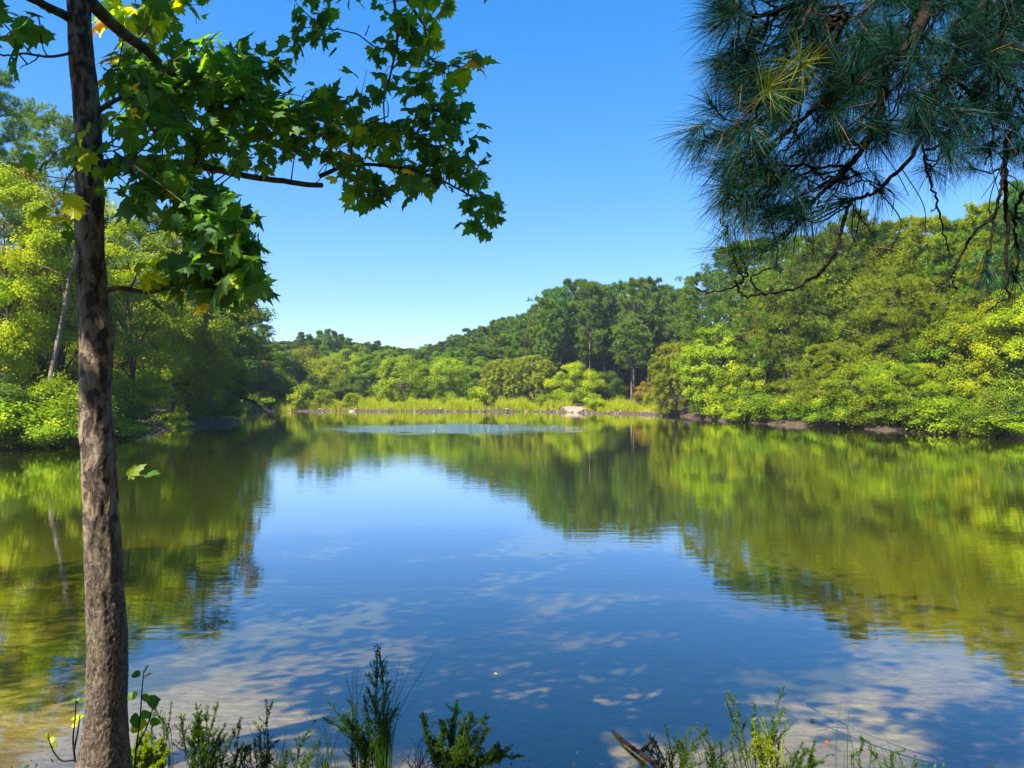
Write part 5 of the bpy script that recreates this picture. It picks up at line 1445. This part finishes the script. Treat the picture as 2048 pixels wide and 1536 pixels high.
# low leafy cover along the lip of the bank
rng = np.random.default_rng(61)
mb = MB()
N = 26000
x = rng.uniform(-4.5, 4.5, N); y = rng.uniform(2.6, 3.72, N)
keep = rng.uniform(0, 1, N) < (0.25 + 0.75 * (np.sin(x * 3.1) * np.sin(x * 1.3 + 1) > -0.1))
x, y = x[keep], y[keep]; z = ground(x, y)
p_ = np.stack([x, y, z + rng.exponential(0.022, len(x))], -1)
small_leaves(mb, p_, rng.normal(0, 1, p_.shape) + (0, 0, 0.9), 0.022 * rng.uniform(0.5, 1.5, len(x)), 0.4, rng, np.clip(rng.normal(0.45, 0.22, len(x)), 0, 1))
tag(link('ground_cover', mb.mesh('ground_cover', M['weed'])), 'low leafy cover on the lip of the near bank', 'ground cover', kind='stuff')

# sunken branch reaching out of the water at the bottom of the picture
mb = MB()
e0 = P(1345, 1560, 4.05); e0[2] = 0.10
pts = [e0, P(1300, 1520, 4.35), P(1262, 1490, 4.55), P(1232, 1470, 4.75), P(1214, 1455, 4.9)]
for i, zv in enumerate([0.06, 0.035, 0.02, 0.005, -0.03]):
    k_ = EYE - zv; D_i = pts[i][1]; pts[i][2] = zv
sp = smooth_path(pts, 8)
rng = np.random.default_rng(4)
tube(mb, sp - pts[0], np.linspace(0.017, 0.008, len(sp)) * (1 + rng.normal(0, 0.12, len(sp))), 9)
tube(mb, smooth_path([sp[12] - pts[0], sp[12] - pts[0] + (0.08, 0.1, 0.02), sp[12] - pts[0] + (0.12, 0.26, -0.03)], 4), np.linspace(0.014, 0.006, 9), 6)
tag(link('driftwood', mb.mesh('driftwood', M['twig'], True), loc=pts[0]), 'dark waterlogged branch slanting into the water at the bottom of the picture', 'branch')
mb = MB()
w = smooth_path([(2.6, 4.45, -0.01), (2.4, 4.7, -0.02), (2.2, 5.05, -0.03), (2.1, 5.4, -0.06)], 6)
tube(mb, w - w[0], np.linspace(0.012, 0.005, len(w)), 6)
tube(mb, np.array([w[9], w[9] + (-0.16, 0.05, 0.0), w[9] + (-0.28, 0.02, -0.02)]) - w[0], [0.005, 0.004, 0.002], 4)
tag(link('driftwood', mb.mesh('driftwood', M['barkpale'], True), loc=w[0]), 'thin pale sunken stick in the shallows at the lower right', 'branch')

# leaves lying on the water
M['redleaf'] = leafmat('red_leaf', [(0, (0.25, 0.05, 0.04)), (1, (0.32, 0.10, 0.06))], vary=0)
M['whiteleaf'] = leafmat('pale_leaf', [(0, (0.55, 0.5, 0.4)), (1, (0.75, 0.7, 0.6))], vary=0)
rng = np.random.default_rng(12)
for px, py, L, mt, lb in [(1627, 1444, 0.035, 'redleaf', 'red leaf floating in the shallows at the lower right'), (1655, 1484, 0.035, 'redleaf', 'orange-red leaf floating nearer the bank at the lower right'),
                          (988, 1350, 0.035, 'whiteleaf', 'tiny pale leaf floating in the tree shadow near the centre'), (1098, 1108, 0.09, 'whiteleaf', 'pale speck of a leaf floating on the sky reflection')]:
    D = EYE * F / (py - HZ); mb = MB()
    lobed(mb, np.zeros((1, 3)), np.array([[0.05, -0.1, 1.0]]), rng.normal(0, 1, (1, 3)), [L], rng, [0.5], curl=0.2)
    tag(link('floating_leaf', mb.mesh('floating_leaf', M[mt]), loc=((px - 1024) / F * D, D, 0.012)), lb, 'leaf')

# ------------------------------------------------------------------ air
mb = MB()
hx0, hx1, hy0, hy1, hz0, hz1 = -120, 120, -25, 150, -3.6, 26
v = [(x, y, z) for x in (hx0, hx1) for y in (hy0, hy1) for z in (hz0, hz1)]
mb.add(v, [(0, 1, 3, 2), (4, 6, 7, 5), (0, 4, 5, 1), (2, 3, 7, 6), (0, 2, 6, 4), (1, 5, 7, 3)])
m, n, l = newmat('haze_air')
out = n.new('ShaderNodeOutputMaterial')
pv = n.new('ShaderNodeVolumePrincipled')
pv.inputs['Color'].default_value = (0.72, 0.86, 1.0, 1)
pv.inputs['Density'].default_value = 0.00040
pv.inputs['Anisotropy'].default_value = 0.2
l.new(pv.outputs[0], out.inputs['Volume'])
tag(link('haze', mb.mesh('haze', m)), 'thin bluish summer haze over the pond', 'haze', kind='stuff')
